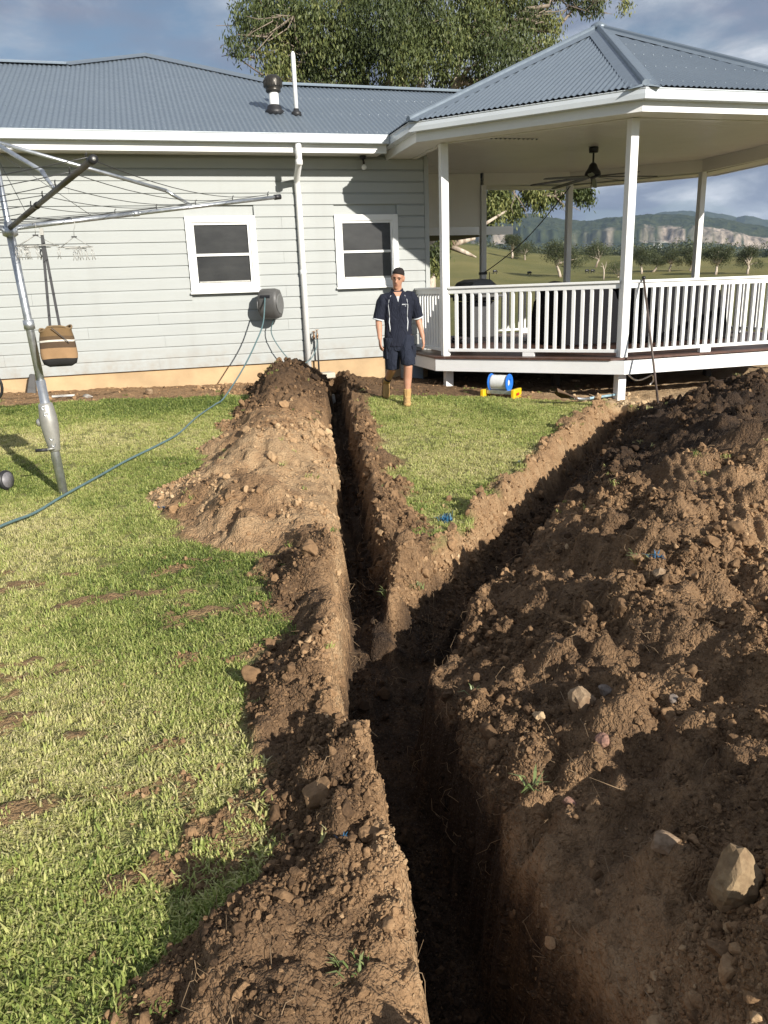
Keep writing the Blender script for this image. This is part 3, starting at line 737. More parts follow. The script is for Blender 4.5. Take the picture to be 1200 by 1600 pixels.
# balustrade
bal_me = MB().box((0, 0, 0), (.044, .044, .80)).mesh('baluster', M['white'], (0, 0, 0), .003)
def rail(a, b, ea=.06, eb=.06, blocks=True):
    d = (b-a); ln = d.length; d.normalize(); a2 = a+d*ea; b2 = b-d*eb; an = math.atan2(d.y, d.x)
    MB().bar(a2+Vector((0, 0, DZ+.985)), b2+Vector((0, 0, DZ+.985)), .095, .034).build('handrail', M['white'], pav, bevel=.005)
    MB().bar(a2+Vector((0, 0, DZ+.935)), b2+Vector((0, 0, DZ+.935)), .05, .064).build('top_rail', M['white'], pav)
    MB().bar(a2+Vector((0, 0, DZ+.083)), b2+Vector((0, 0, DZ+.083)), .068, .045).build('bottom_rail', M['white'], pav, bevel=.004)
    L_ = (b2-a2).length; nb = max(1, int(round(L_/.122))-1); 
    for i in range(nb):
        q = a2+(b2-a2)*((i+1)/(nb+1)); put('baluster', bal_me, pav, (q.x, q.y, DZ+.505), an)
    if blocks:
        q = (a2+b2)/2; MB().box((q.x, q.y, DZ+.031), (.17, .06, .058), Matrix.Rotation(an, 3, 'Z')).build('rail_block', M['white'], pav)
rail(posts[4], posts[5]); rail(posts[5], posts[6]); rail(posts[6], posts[7]); rail(posts[7], posts[0]); rail(posts[0], posts[1]); rail(posts[1], posts[2])
rail(posts[4], Vector((posts[4].x, HW-.02, 0)), .06, .0, False)
# under-deck box beside the house corner
MB().box((3.98, 12.30, .33), (.30, .30, .54)).build('utility_box', M['gutter_b'], None, bevel=.004, label='plain grey box standing under the deck edge at the house corner', cat='box', org=(3.98, 12.30, .06))

# ceiling fan
fan = empty('ceiling_fan', (OX, OY, ZC), 'large black ceiling fan with long thin blades under the pavilion ceiling', 'ceiling fan')
MB().lathe((OX, OY, ZC), [(.075, .0), (.08, -.02), (.075, -.085), (.03, -.09)], 20).build('canopy', M['black'], fan)
MB().lathe((OX, OY, ZC), [(.016, -.09), (.016, -.30)], 12).build('downrod', M['black'], fan)
MB().lathe((OX, OY, ZC), [(.03, -.24), (.06, -.27), (.085, -.33), (.125, -.385), (.135, -.42), (.13, -.46), (.06, -.475), (.02, -.50)], 24).build('motor', M['black'], fan)
for k in range(8):
    a = R(45*k+12); rot = Matrix.Rotation(a, 3, 'Z') @ Matrix.Rotation(R(4), 3, 'Y') @ Matrix.Rotation(R(14), 3, 'X')
    c = Vector((OX, OY, ZC-.452))
    bl = MB(); prof = [(.12, .035), (.3, .045), (.7, .042), (.98, .036), (1.04, .02)]
    v = []; 
    for r_, w_ in prof:
        for sy in (-1, 1): 
            for sz in (-.004, .004): v.append(c+rot @ Vector((r_, sy*w_, sz)))
    rings = [[v[i*4], v[i*4+2], v[i*4+3], v[i*4+1]] for i in range(len(prof))]
    bl.loft(rings, True, False); bl.build('blade', M['black'], fan)
MB().tube([(OX-.03, OY-.03, ZC-.48), (OX-.06, OY-.06, ZC-.62), (OX-.05, OY-.05, ZC-.74)], .008, 6).build('pull_cord', M['black'], fan)

# floodlight under the house eave
fx, fy = 3.30, HW-.12
sl = empty('security_light', (fx, fy, ST), 'small black sensor floodlight under the white eave near the pavilion', 'light')
MB().lathe((fx, fy, ST), [(.045, 0.0), (.055, -.012), (.05, -.04), (.02, -.055)], 16).build('mount', M['black'], sl)
MB().tube([(fx, fy, ST-.05), (fx+.005, fy-.02, ST-.10), (fx, fy-.05, ST-.14)], .016, 8).build('arm', M['black'], sl)
MB().lathe((fx, fy-.05, ST-.17), [(.012, .045), (.03, .03), (.042, 0), (.036, -.02), (.01, -.04)], 16, (0, .5, .85)).build('sensor_head', M['white'], sl)
HAZE = 9e-5
# ------------------------------------------------------------------ vegetation
def leaf_mat(name, dark, light, back):
    m = Mat(name, .55, 0, .35)
    a = m.attr('tint'); c = m.ramp(a, [(0, dark), (.55, light), (1, back)])
    m.col(c); m.b.inputs['Subsurface Weight'].default_value = 0
    tr = m.N.new('ShaderNodeBsdfTranslucent'); m.L.new(c, tr.inputs[0]); ms = m.N.new('ShaderNodeMixShader'); ms.inputs[0].default_value = .2
    o = [n for n in m.N if n.type == 'OUTPUT_MATERIAL'][0]
    m.L.new(m.b.outputs[0], ms.inputs[1]); m.L.new(tr.outputs[0], ms.inputs[2]); m.L.new(ms.outputs[0], o.inputs[0])
    return m.m
M['gumleaf'] = leaf_mat('gum_leaves', (.042, .058, .020), (.115, .140, .045), (.29, .29, .095))
M['treeleaf'] = leaf_mat('paddock_tree_leaves', (.040, .050, .022), (.085, .098, .040), (.14, .145, .06))
bk = Mat('gum_bark', .8, 0, .3)
bn = bk.noise(1.4, 6, .62, bk.stretch((1, 1, .35))); bn2 = bk.noise(7, 5, .6, bk.stretch((1, 1, .25)))
bk.col(bk.mix(bk.ramp(bn2, [(.5, 0), (.66, .8)]), bk.ramp(bn, [(.3, (.42, .34, .25)), (.5, (.55, .47, .38)), (.64, (.20, .14, .095)), (.8, (.11, .08, .06))]), (.16, .115, .08)))
bk.bump(bn2, .03, .6); M['bark'] = bk.m; M['limbbark'] = paint('weathered_limb_bark', (.25, .20, .15), .85, .2, 3, 0, .01)
def leaves(centers, radii, n, size, r, droop=.75, flat=.8):
    """quads of long narrow leaves hung through a set of ellipsoid clumps"""
    centers = np.asarray(centers, float); radii = np.asarray(radii, float)
    w = radii**2.2; pick = r.choice(len(centers), n, p=w/w.sum())
    d = r.normal(size=(n, 3)); d /= np.linalg.norm(d, axis=1)[:, None]
    # sprays: leaves gather round twigs inside each clump
    tw = max(4, n//14); tp = r.choice(len(centers), tw, p=w/w.sum()); td = r.normal(size=(tw, 3)); td /= np.linalg.norm(td, axis=1)[:, None]
    tpos = centers[tp]+td*(radii[tp]*r.uniform(.35, 1.0, tw)**.6)[:, None]*np.array([1, 1, flat])
    k = r.integers(0, tw, n); sp = r.normal(size=(n, 3))*(radii[tp[k]]*.15+size*.5)[:, None]
    p = tpos[k]+sp+np.array([0, 0, -1])*np.abs(r.normal(size=n))[:, None]*size*.9
    ax = r.normal(size=(n, 3))*(1-droop)*1.5; ax[:, 2] -= droop*1.5; ax /= np.linalg.norm(ax, axis=1)[:, None]
    sd_ = np.cross(ax, r.normal(size=(n, 3))); sd_ /= np.linalg.norm(sd_, axis=1)[:, None]+1e-9
    L_ = size*r.uniform(.7, 1.4, n)[:, None]; W_ = L_*.15*r.uniform(.8, 1.3, n)[:, None]
    v = np.stack([p, p+ax*L_*.45+sd_*W_, p+ax*L_, p+ax*L_*.55-sd_*W_], 1).reshape(-1, 3)
    f = np.arange(n*4).reshape(n, 4)
    cvar = .34*r.normal(size=len(centers)); tt_ = np.clip(np.clip(.45+.20*r.normal(size=tw)+cvar[tp], 0, 1)[k]*.7+r.uniform(0, .3, n), 0, 1)
    return v, f, np.repeat(tt_, 4)
def limb_pts(a, b, r, n=6, wob=.08, sag=0.):
    a, b = np.array(a, float), np.array(b, float); ln = np.linalg.norm(b-a); out_ = []
    for i in range(n+1):
        t = i/n; p = a+(b-a)*t; 
        if 0 < i < n: p = p+r.normal(size=3)*ln*wob*.5*math.sin(math.pi*t)
        p[2] += sag*ln*math.sin(math.pi*t); out_.append(p)
    return out_
def join_leaves(sets): 
    v = np.concatenate([s_[0] for s_ in sets]); o = 0; fs = []
    for s_ in sets: fs.append(s_[1]+o); o += len(s_[0])
    return v, np.concatenate(fs), np.concatenate([s_[2] for s_ in sets])

# the big gum behind the house
r = np.random.default_rng(3)
gum = empty('gum_tree', (9.3, 28.6, .3), 'tall eucalyptus with drooping olive crown and pale limbs behind the house roof', 'tree')
GD = Vector((9.3, 28.6, .3))
def ipt(u, v, y):
    d = _fw+_rt*(u-600)/CF+_up*(800-v)/CF; return np.array(d*(y/d[1])+CAM)
spec = [(395, 22, 34, 27.5), (372, 60, 20, 27), (420, 62, 34, 28), (440, 15, 44, 28), (432, 98, 22, 27.6), (452, 118, 34, 28.2), (418, 128, 16, 27.5), (505, 42, 56, 27.5), (470, 80, 40, 29), (488, 118, 26, 28),
        (540, 95, 50, 28), (585, 32, 58, 27), (556, 134, 22, 28.6), (596, 140, 22, 29.4), (625, 78, 50, 27.4), (655, 22, 60, 28), (692, 68, 48, 27.6), (648, 118, 24, 29.6), (694, 126, 26, 29.2), (742, 30, 52, 28), (772, 88, 46, 27.2), (734, 124, 24, 29.2),
        (800, 18, 42, 28.6), (806, 62, 34, 27.6), (838, 92, 24, 28.2), (838, 20, 26, 29), (862, 36, 22, 28.6), (792, 118, 20, 28), (930, 0, 20, 29), (975, 4, 12, 29.4), (905, -12, 24, 29), (812, 132, 18, 28.4), (848, 66, 22, 28.0),
        (430, -60, 50, 28.5), (540, -60, 70, 28), (650, -80, 80, 28.4), (760, -60, 70, 28), (850, -60, 60, 29), (600, -160, 80, 28.5), (720, -170, 80, 29), (480, -130, 55, 29), (820, -150, 60, 29), (650, -260, 60, 29)]
cen = []; rad = []
for u, v, q, y in spec: cen.append(ipt(u, v, y)); rad.append(q/1200*y*1.03)
cen = np.array(cen); rad = np.array(rad)
lv = leaves(cen, rad*.80, 140000, .135, r, .72, .95)
lowspec = [(780, 296, 16, 25), (800, 318, 15, 25.2), (770, 322, 16, 24.8), (835, 296, 15, 25), (760, 340, 10, 25), (868, 294, 14, 25.2), (905, 292, 13, 25), (918, 300, 9, 25), (846, 312, 8, 25), (680, 392, 12, 23.5), (676, 412, 9, 23.5), (694, 366, 9, 24)]
lc = np.array([ipt(u, v, y) for u, v, q, y in lowspec]); lr = np.array([q/1200*y for u, v, q, y in lowspec])
lv2 = leaves(lc, lr, 9000, .15, r, .62, .9)
lvv = join_leaves([lv, lv2])
npmesh('crown', lvv[0]-np.array(GD), lvv[1], M['gumleaf'], False, gum, {'tint': lvv[2]})
stems = [((9.3, 28.6, 0), ipt(622, 60, 28.6), .34), ((9.7, 28.9, 0), ipt(655, 90, 28.8), .30), ((9.0, 28.3, 0), ipt(560, 90, 28.4), .22), ((10.1, 28.7, 0), ipt(720, 80, 28.4), .24), ((8.9, 28.9, 0), ipt(600, 0, 28.8), .2)]
trk = MB(); tips = []
for a, b, rr0 in stems:
    mid = np.array(a)*.55+np.array(b)*.45; mid[:2] = mid[:2]*.5+np.array([9.45, 28.7])*.5
    pts = limb_pts(a, mid, r, 4, .03)+limb_pts(mid, b, r, 5, .06)[1:]
    trk.tube(pts, list(np.linspace(rr0, rr0*.45, len(pts))), 9); tips += pts[3:]
trk.build('trunk', M['bark'], gum)
lm = MB()
for i in range(len(cen)):
    c = cen[i]; dd = [np.linalg.norm(t-c)+(3 if t[2] > c[2]+.3 else 0) for t in tips]; s0 = tips[int(np.argmin(dd))]
    pts = limb_pts(s0, c+np.array([0, 0, .1]), r, 6, .14, .05); lm.tube(pts, list(np.linspace(.10, .022, 7)), 6)
    for j in range(5):
        e = c+r.normal(size=3)*rad[i]*.55; q = limb_pts(pts[4], e, r, 4, .2); lm.tube(q, list(np.linspace(.03, .008, 5)), 4)
tw_ = MB()
# bare dead twigs standing out at the left and right of the crown
for u0, v0, u1, v1, y in ((455, 150, 352, 76, 27.5), (398, 90, 346, 88, 27.4), (470, 150, 418, 124, 27.6), (840, 60, 950, -2, 28.8), (790, 75, 866, 18, 28.6), (800, 95, 880, 12, 28.8)):
    pts = limb_pts(ipt(u0, v0, y), ipt(u1, v1, y), r, 6, .10, .08); tw_.tube(pts, list(np.linspace(.05, .008, 7)), 5)
    for j in (3, 4, 5):
        e = pts[j]+r.normal(size=3)*.35; tw_.tube(limb_pts(pts[j], e, r, 3, .2), [.016, .012, .009, .005], 4)
# low limb seen below the pavilion ceiling, and the broken pale branch
pts = [ipt(*k) for k in ((640, 300, 27.5), (700, 292, 26), (760, 284, 25.2), (800, 288, 25), (832, 304, 25), (866, 306, 25), (905, 296, 25))]
lm.tube(pts, [.22, .17, .12, .10, .085, .06, .03], 8)
for k in range(14):
    j = r.integers(2, 6); e = pts[j]+r.normal(size=3)*np.array([.5, .3, .45])-np.array([0, 0, .25]); lm.tube(limb_pts(pts[j], e, r, 4, .2), [.03, .024, .018, .012, .006], 4)
lm.build('limbs', M['limbbark'], gum, kind='stuff'); tw_.build('dead_twigs', M['steelrust'], gum, kind='stuff')
br = MB(); br.tube([ipt(*k) for k in ((650, 410, 25), (690, 388, 24.2), (716, 378, 24), (742, 372, 24))], [.14, .15, .12, .05], 8)
br.tube([ipt(*k) for k in ((700, 384, 24), (730, 396, 23.8), (744, 402, 23.8))], [.10, .07, .02], 7); br.tube([ipt(*k) for k in ((720, 378, 24), (745, 358, 24), (790, 330, 24.6))], [.07, .06, .04], 6)
br.build('broken_limb', M['bark'], gum)

# paddock trees
def tree(u, base, h, w, label, kind=0, seed=0, pale=False, group='trees scattered across the paddock'):
    r = np.random.default_rng(100+seed); bx, by, bz = base
    t = empty('paddock_tree', (bx, by, bz), label, 'tree', group)
    B = np.array([bx, by, bz-.1]); trk = MB(); cs = []; rs = []
    n = 9 if kind != 2 else 6
    fork = B+np.array([r.normal()*.1*h, r.normal()*.05*h, h*(.30 if kind != 2 else .12)])
    pts = limb_pts(B, fork, r, 4, .08); trk.tube(pts, list(np.linspace(h*.045, h*.03, 5)), 7)
    for i in range(n):
        a = 2*math.pi*i/n+r.uniform(-.3, .3); q = r.uniform(.3, 1.)
        e = B+np.array([math.cos(a)*w*.40*q, math.sin(a)*w*.40*q, h*(.88-.42*q*r.uniform(.6, 1.2))])
        trk.tube(limb_pts(fork, e, r, 4, .12, .05), list(np.linspace(h*.022, h*.006, 5)), 5); cs.append(e); rs.append(w*r.uniform(.17, .27))
    trk.build('trunk', M['bark'], t)
    nl = {0: 6500, 1: 4200, 2: 5500}[kind]
    v, f, ti = leaves(cs, rs, nl, h*.042, r, .45, .8)
    npmesh('crown', v-np.array([bx, by, bz]), f, M['treeleaf'], False, t, {'tint': ti*(.8 if not pale else 1.2)})
    return t
PT = [((49.67, 91.45, 2.33), 4.9, 4.9, 'broad dark tree behind the second post from the left at the back of the pavilion', 0),
      ((64.4, 131.8, 5.7), 3.6, 4.6, 'dense round tree on the skyline of the grassy slope left of the back post', 0),
      ((61.5, 131.0, 6.2), 4.8, 3.4, 'taller thin tree on the skyline behind the hanging black cord', 0),
      ((65.6, 110.0, 3.7), 4.1, 3.6, 'open crowned pale stemmed tree just right of the broad dark tree', 1),
      ((54.4, 85.94, 1.98), 2.3, 3.6, 'low dark round bush right beside the front post of the pavilion', 2),
      ((59.8, 89.1, 2.37), 3.6, 2.5, 'upright tree with a dark leaning stem just right of the front post', 0),
      ((64.4, 89.9, 2.58), 3.3, 2.9, 'bushy tree in the middle of the clump between the two right posts', 0),
      ((66.3, 88.3, 2.5), 3.3, 2.6, 'bushy tree touching the left side of the far right post', 0),
      ((62.2, 90.5, 2.5), 3.2, 2.4, 'grey green tree second from the front post in the clump', 0),
      ((63.8, 80.2, 1.87), 3.9, 3.6, 'wide tree with two pale trunks just right of the far right post', 0),
      ((67.0, 78.7, 1.8), 3.7, 2.7, 'lone uneven tree nearest the right edge of the paddock', 1),
      ((37.4, 104.0, 4.1), 3.9, 3.2, 'small leafy tree beside the house corner beyond the verandah', 0)]
for i, (b, h, w, lab, kd) in enumerate(PT): tree(0, b, h, w, lab, kd, i)
dt = empty('dead_tree', (50.6, 82.9, 1.7), 'bare pale dead tree leaning left of the round bush', 'tree')
dm_ = MB(); bb = np.array([50.6, 82.9, 1.6])
dm_.tube([bb, bb+[.02, 0, 1.0], bb+[-.12, 0, 1.7], bb+[-.35, 0, 2.1]], [.09, .08, .06, .02], 6); dm_.tube([bb+[-.02, 0, 1.1], bb+[.2, 0, 1.7], bb+[.28, 0, 2.2]], [.06, .04, .015], 5); dm_.tube([bb+[-.1, 0, 1.6], bb+[-.5, 0, 1.75]], [.04, .012], 5)
dm_.build('trunk', M['bark'], dt)
# cattle far off on the slope
for i, (x, y, z, lab) in enumerate(((48.1, 97.1, 2.75, 'black cow grazing in front of the tree shade left of the back post'), (42.9, 96.5, 3.05, 'black cow grazing alone furthest left on the slope'), (55.7, 95.4, 2.74, 'black cow standing left of a pair on the paddock'), (56.4, 95.2, 2.71, 'black cow standing right of a pair on the paddock'))):
    c = MB(); s = .27
    bd = [(-1.0, .30, .95), (-.8, .36, 1.0), (-.3, .40, .96), (.3, .40, .98), (.8, .33, 1.05), (1.0, .22, 1.05), (1.3, .16, .85), (1.5, .13, .55), (1.62, .08, .42)]
    c.loft([[(x+px*s, y+rr*s*math.cos(q), z+(pz+rr*1.1*math.sin(q))*s*1.3) for q in np.linspace(0, 2*math.pi, 9)[:-1]] for px, rr, pz in bd])
    for lx in (-.75, .7):
        for ly in (-.2, .2): c.tube([(x+lx*s, y+ly*s, z+.8*s), (x+lx*s+.03, y+ly*s, z+.4*s), (x+lx*s, y+ly*s, z-.05)], [.13*s, .09*s, .07*s], 6)
    c.tube([(x-1.0*s, y, z+1.35*s), (x-1.12*s, y, z+.6*s)], [.05*s, .03*s], 5)
    c.build('cow', M['black'], None, label=lab, cat='cow', group='cattle on the far paddock', org=(x, y, z))

# far wooded plain: countless crowns
vr = np.random.default_rng(8); srcs = []
for k in range(4):
    rr1 = np.random.default_rng(20+k)
    cs = rr1.normal(size=(7, 3))*np.array([1.6, 1.6, .8])+np.array([0, 0, 3.2]); rs = rr1.uniform(1.1, 1.8, 7)
    v, f, ti = leaves(cs, rs, 1100, .55, rr1, .3, .8)
    me = npmesh('far_crown', v, f, M['treeleaf'], False, None, {'tint': ti*.75}); srcs.append(me.data); bpy.data.objects.remove(me)
nf = 7000; az = vr.uniform(R(-35), R(75), nf); rr2 = 400+1500*vr.uniform(0, 1, nf)**1.35
px_ = rr2*np.sin(az); py_ = rr2*np.cos(az); dens = fbm(px_, py_, 1/130., 3, 301)
keep = (dens > -.14); px_, py_ = px_[keep], py_[keep]
keep2 = ~((np.hypot(px_, py_) < 300) & (np.degrees(np.arctan2(px_, py_)) < 33)); px_, py_ = px_[keep2], py_[keep2]
pz_ = base_z(px_, py_)
n_ = len(px_)
scatter('forest', np.stack([px_, py_, pz_-.4], 1), np.stack([np.zeros(n_), np.zeros(n_), vr.uniform(0, 6.28, n_)], 1), vr.uniform(1.0, 2.3, n_)*(1+np.hypot(px_, py_)/1800), vr.integers(0, 4, n_), srcs, kind='stuff')

# ------------------------------------------------------------------ hills
hmat = Mat('forested_hillside', .95, 0, .1)
cl_ = hmat.attr('rock'); hn = hmat.noise(.012, 6, .65); hn2 = hmat.noise(.05, 5, .6, hmat.stretch((1, 1, .35)))
fo = hmat.ramp(hmat.noise(.03, 6, .7), [(.35, (.018, .026, .013)), (.55, (.042, .052, .024)), (.75, (.075, .080, .036))])
rk = hmat.ramp(hn2, [(.3, (.07, .06, .05)), (.5, (.27, .225, .18)), (.7, (.46, .39, .32))])
hmat.col(hmat.mix(cl_, fo, rk))
def ridge(name, r0, r1, azs, sil, rows, seed, cliff=None, base=-8.):
    a = np.radians(azs); n = len(a); K = np.interp(azs, [s_[0] for s_ in sil], [s_[1] for s_ in sil])
    prof = [(0, 0), (.15, .04), (.35, .15), (.55, .32), (.68, .48), (.735, .54), (.755, .70), (.80, .76), (.9, .93), (1.0, 1.0)]
    tt = np.linspace(0, 1, rows); tt = np.sort(np.concatenate([tt, np.linspace(.70, .78, rows//3)])); m = len(tt)
    A, T = np.meshgrid(a, tt); Kq = np.broadcast_to(K, A.shape)
    Hh = r1*np.tan(np.radians(Kq))*1.0+6-base
    sx = A*r1; jit = .10*fbm(sx, T*600, 1/260., 5, seed)+.05*fbm(sx, T*0, 1/90., 4, seed+3)
    Tq = np.clip(T+jit*np.clip(T*2, 0, 1)*(1-T)**.3, 0, 1)
    P = np.interp(Tq, [p[0] for p in prof], [p[1] for p in prof])
    rr_ = r0+(r1-r0)*T
    z = base+Hh*P
    z = z+7*fbm(sx, rr_, 1/28., 4, seed+9)*np.clip(T*5, 0, 1)+10*fbm(sx, rr_, 1/160., 3, seed+5)*np.clip(T*3, 0, 1)
    x = rr_*np.sin(A); y = rr_*np.cos(A)
    rock = np.zeros_like(x)
    if cliff:
        st = (Tq > .715)*(Tq < .80); cn = fbm(sx, T*120, 1/210., 4, seed+12)
        amt = np.interp(np.degrees(A), [c[0] for c in cliff], [c[1] for c in cliff])
        rock = st*np.clip((cn+amt-.45)*7, 0, 1)
        rock = rock*np.clip((fbm(sx*1., T*300, 1/38., 4, seed+17)+.22)*5, 0, 1)
    i_ = (np.arange(m-1)[:, None]*n+np.arange(n-1)[None, :]).ravel()
    return npmesh(name, np.stack([x.ravel(), y.ravel(), z.ravel()], 1), np.stack([i_, i_+1, i_+n+1, i_+n], 1), hmat.m, False, None, {'rock': rock.ravel()}, kind='structure')
def azel(u, v):
    d = _fw+_rt*(u-600)/CF+_up*(800-v)/CF; return math.degrees(math.atan2(d[0], d[1])), math.degrees(math.atan2(d[2], math.hypot(d[0], d[1])))
sil1 = [(-70, 3), (-30, 4.2), (0, 4.5), (14, 4.6)]+[azel(*p) for p in ((700, 346), (760, 340), (800, 336), (830, 336), (860, 342), (885, 347), (910, 348), (940, 345), (970, 342), (1005, 339), (1040, 339), (1090, 341), (1130, 346), (1165, 353), (1200, 360))]+[(50, 2.6), (70, 2.0), (110, 2)]
sil2 = [(-70, 3), (20, 4.0)]+[azel(*p) for p in ((900, 349), (960, 344), (1000, 341), (1030, 334), (1060, 331), (1105, 332), (1130, 336), (1150, 341), (1165, 336), (1185, 341), (1205, 346))]+[(55, 2.8), (110, 2.4)]
azs = np.concatenate([np.arange(-70, 18, .5), np.arange(18, 46, .045), np.arange(46, 110, .5)])
ridge('hills', 1500, 2900, azs, sil1, 90, 400, [(18, .08), (25.5, .10), (27.5, .24), (30, .18), (33, .16), (34.6, .36), (35.4, .80), (41.5, .84), (43, .3)])
azs2 = np.concatenate([np.arange(-70, 18, 1), np.arange(18, 46, .12), np.arange(46, 110, 1)])
ridge('distant_hills', 3600, 5200, azs2, sil2, 40, 450)
# power pylon standing in the plain with its lines
pyl = empty('power_pylon', (590., 780., -8), 'thin grey lattice power pylon in front of the wooded hills', 'pylon')
def pyp(u, v, r_): 
    d = _fw+_rt*(u-600)/CF+_up*(800-v)/CF; return np.array(d*(r_/math.hypot(d[0], d[1]))+CAM)
pm = MB()
for u in (1022, 1033):
    b0 = pyp(u, 398, 900); t0 = pyp(u, 371, 900)
    pm.tube([b0-[0, 0, 8], t0], [.55, .25], 5); 
a_, b_ = pyp(1012, 378, 900), pyp(1043, 378.5, 900); pm.tube([a_, b_], .4, 5); pm.tube([pyp(1022, 392, 900), pyp(1033, 379, 900)], .28, 4); pm.tube([pyp(1033, 392, 900), pyp(1022, 379, 900)], .28, 4)
pm.build('lattice', M['alum'], pyl)
ln_ = MB()
for (u, v), (u2, v2) in (((1012, 378), (940, 392)), ((1043, 378.5), (1180, 392)), ((1027, 378), (930, 388)), ((1027, 378), (1190, 389))):
    a_, b_ = pyp(u, v, 900), pyp(u2, v2, 930); ln_.tube([a_+(b_-a_)*t-np.array([0, 0, 6*math.sin(math.pi*t)]) for t in np.linspace(0, 1, 9)], .12, 4)
ln_.build('power_lines', M['alum'], pyl)

# ------------------------------------------------------------------ haze: the air of the valley
hz = bpy.data.materials.new('valley_air'); hz.use_nodes = True; hz.node_tree.nodes.clear()
pv = hz.node_tree.nodes.new('ShaderNodeVolumePrincipled'); po = hz.node_tree.nodes.new('ShaderNodeOutputMaterial')
pv.inputs['Color'].default_value = (.55, .74, 1, 1); pv.inputs['Density'].default_value = HAZE; pv.inputs['Anisotropy'].default_value = .2
hz.node_tree.links.new(pv.outputs[0], po.inputs['Volume'])
MB().box((0, 0, 265), (18400, 18400, 600)).build('haze', hz, None, kind='stuff')
# ------------------------------------------------------------------ rotary clothes hoist
hb = Vector((-.906, 6.742, 0)); H = Vector((-.990, 6.674, 2.138)); T = Vector((-1.0155, 6.654, 2.768))
arms = [Vector(p) for p in ((1.187, 7.442, 2.439), (-1.775, 8.856, 2.366), (-3.183, 5.895, 2.214), (-.221, 4.481, 2.286))]
hoist = empty('clothes_hoist', (hb.x, hb.y, .05), 'galvanised rotary clothes hoist leaning on the lawn with its arms spread', 'clothes line')
ax = (H-hb).normalized()
MB().tube([hb-ax*.1, hb+ax*1.0], .0365, 18).build('pole', M['galv'], hoist)
up_ = MB().tube([hb+ax*.95, hb+ax*1.45, H+ax*.05], .031, 18).build('upper_pole', M['galv'], hoist)
MB().tube([hb+ax*1.40, hb+ax*1.47], [.041, .041], 18).build('collar', M['galv'], up_)
MB().tube([hb+ax*1.30, T], .0225, 14).build('inner_pole', M['galv'], up_)
hs = MB(); prof = [(.040, .42), (.047, .43), (.050, .47), (.062, .55), (.070, .64), (.069, .70), (.060, .77), (.054, .81), (.040, .82)]
hs.lathe(hb, prof, 22, ax)
hs.lathe(hb+ax*.66+Vector((-.060, .02, 0)), [(.030, -.02), (.034, .02), (.022, .035)], 14, (-1, .2, 0))
hsg = hs.build('crank_housing', M['alum'], hoist)
tocam = (Vector((0, 0, 1.6))-hb); tocam = (tocam-ax*tocam.dot(ax)).normalized(); sid = ax.cross(tocam)
for z_, rr_h, o in ((.48, .053, .0), (.535, .060, -.005), (.735, .066, -.012), (.785, .057, -.02)):
    MB().lathe(hb+ax*z_+tocam*(rr_h-.006)+sid*o, [(.017, -.002), (.018, .004), (.011, .005), (.010, -.001), (.001, -.001)], 14, tocam).build('bolt', M['galv'], hsg)
hd = MB(); hd.tube([hb+ax*.455+tocam*.04, hb+ax*.455+tocam*.075, hb+ax*.455+tocam*.08-Vector((.03, 0, 0)), hb+ax*.45+tocam*.08-Vector((.06, 0, 0))], .008, 8)
h_ = hd.build('crank_handle', M['alum'], hsg)
MB().tube([hb+ax*.45+tocam*.08-Vector((.055, 0, 0)), hb+ax*.45+tocam*.08-Vector((.145, -.01, 0))], [.014, .013], 10).build('handle_grip', M['blackplastic'], hoist)
MB().lathe(H-ax*.03, [(.034, -.03), (.055, -.02), (.058, .03), (.036, .04)], 16, ax).build('hub', M['galv'], hoist)
for i, e in enumerate(arms):
    d = (e-H).normalized(); mt = M['galv_dull'] if i == 3 else M['galv']
    am = MB().tube([H+d*.04, H+d*1.0], .0185, 12); am.tube([H+d*.98, e], .0165, 12)
    arm = am.build('arm', mt, hoist)
    MB().tube([H+d*.96, H+d*1.01], .0215, 12).build('arm_sleeve', mt, arm)
    MB().tube([e-d*.05, e+d*.012], [.0225, .0225], 14).build('end_cap', M['blackplastic'], arm)
    MB().tube([e+d*.0121, e+d*.0135], [.010, .010], 10).build('cap_button', M['alum'], arm)
    q = H+(e-H)*.633; k = T+(q-T)*.86+Vector((0, 0, .06))
    sb = MB(); dd = (k-T).normalized(); sd2 = dd.cross(Vector((0, 0, 1))).normalized()
    sb.tube([T-Vector((0, 0, .03)), k], .0155, 10); sb.tube([k, k+(q-k)*.3, q+Vector((0, 0, .015))], [.0155, .014, .010], 8)
    sb.build('strut', M['galv'], hoist)
    hk = MB()
    for t in (.35, .5, .65, .8, .95):
        p = H+(e-H)*t; hk.tube([p+Vector((0, 0, .012)), p+Vector((0, 0, .045)), p+d*.012+Vector((0, 0, .052))], .004, 5)
    hk.build('line_hook', M['wire'], arm, kind='stuff')
MB().lathe(T, [(.03, -.06), (.034, -.03), (.03, .02), (.01, .03)], 14, ax).build('top_cap', M['galv'], hoist)
lrng = random.Random(4)
for i in range(4):
    a, b = arms[i], arms[(i+1) % 4]
    for t in (.20, .35, .5, .65, .8, .955):
        p, q = H+(a-H)*t+Vector((0, 0, .03)), H+(b-H)*t+Vector((0, 0, .03)); sag = lrng.uniform(.02, .09)*t+.01
        MB().tube([p+(q-p)*s-Vector((0, 0, 4*sag*s*(1-s))) for s in np.linspace(0, 1, 13)], .0026, 5).build('line_wire', M['wire'], hoist)
for i in (0, 3):   # stay wires from the mast top
    e = arms[i]; MB().tube([T-Vector((0, 0, .08)), H+(e-H)*.27+Vector((0, 0, .02))], .0022, 5).build('stay_wire', M['wire'], hoist)

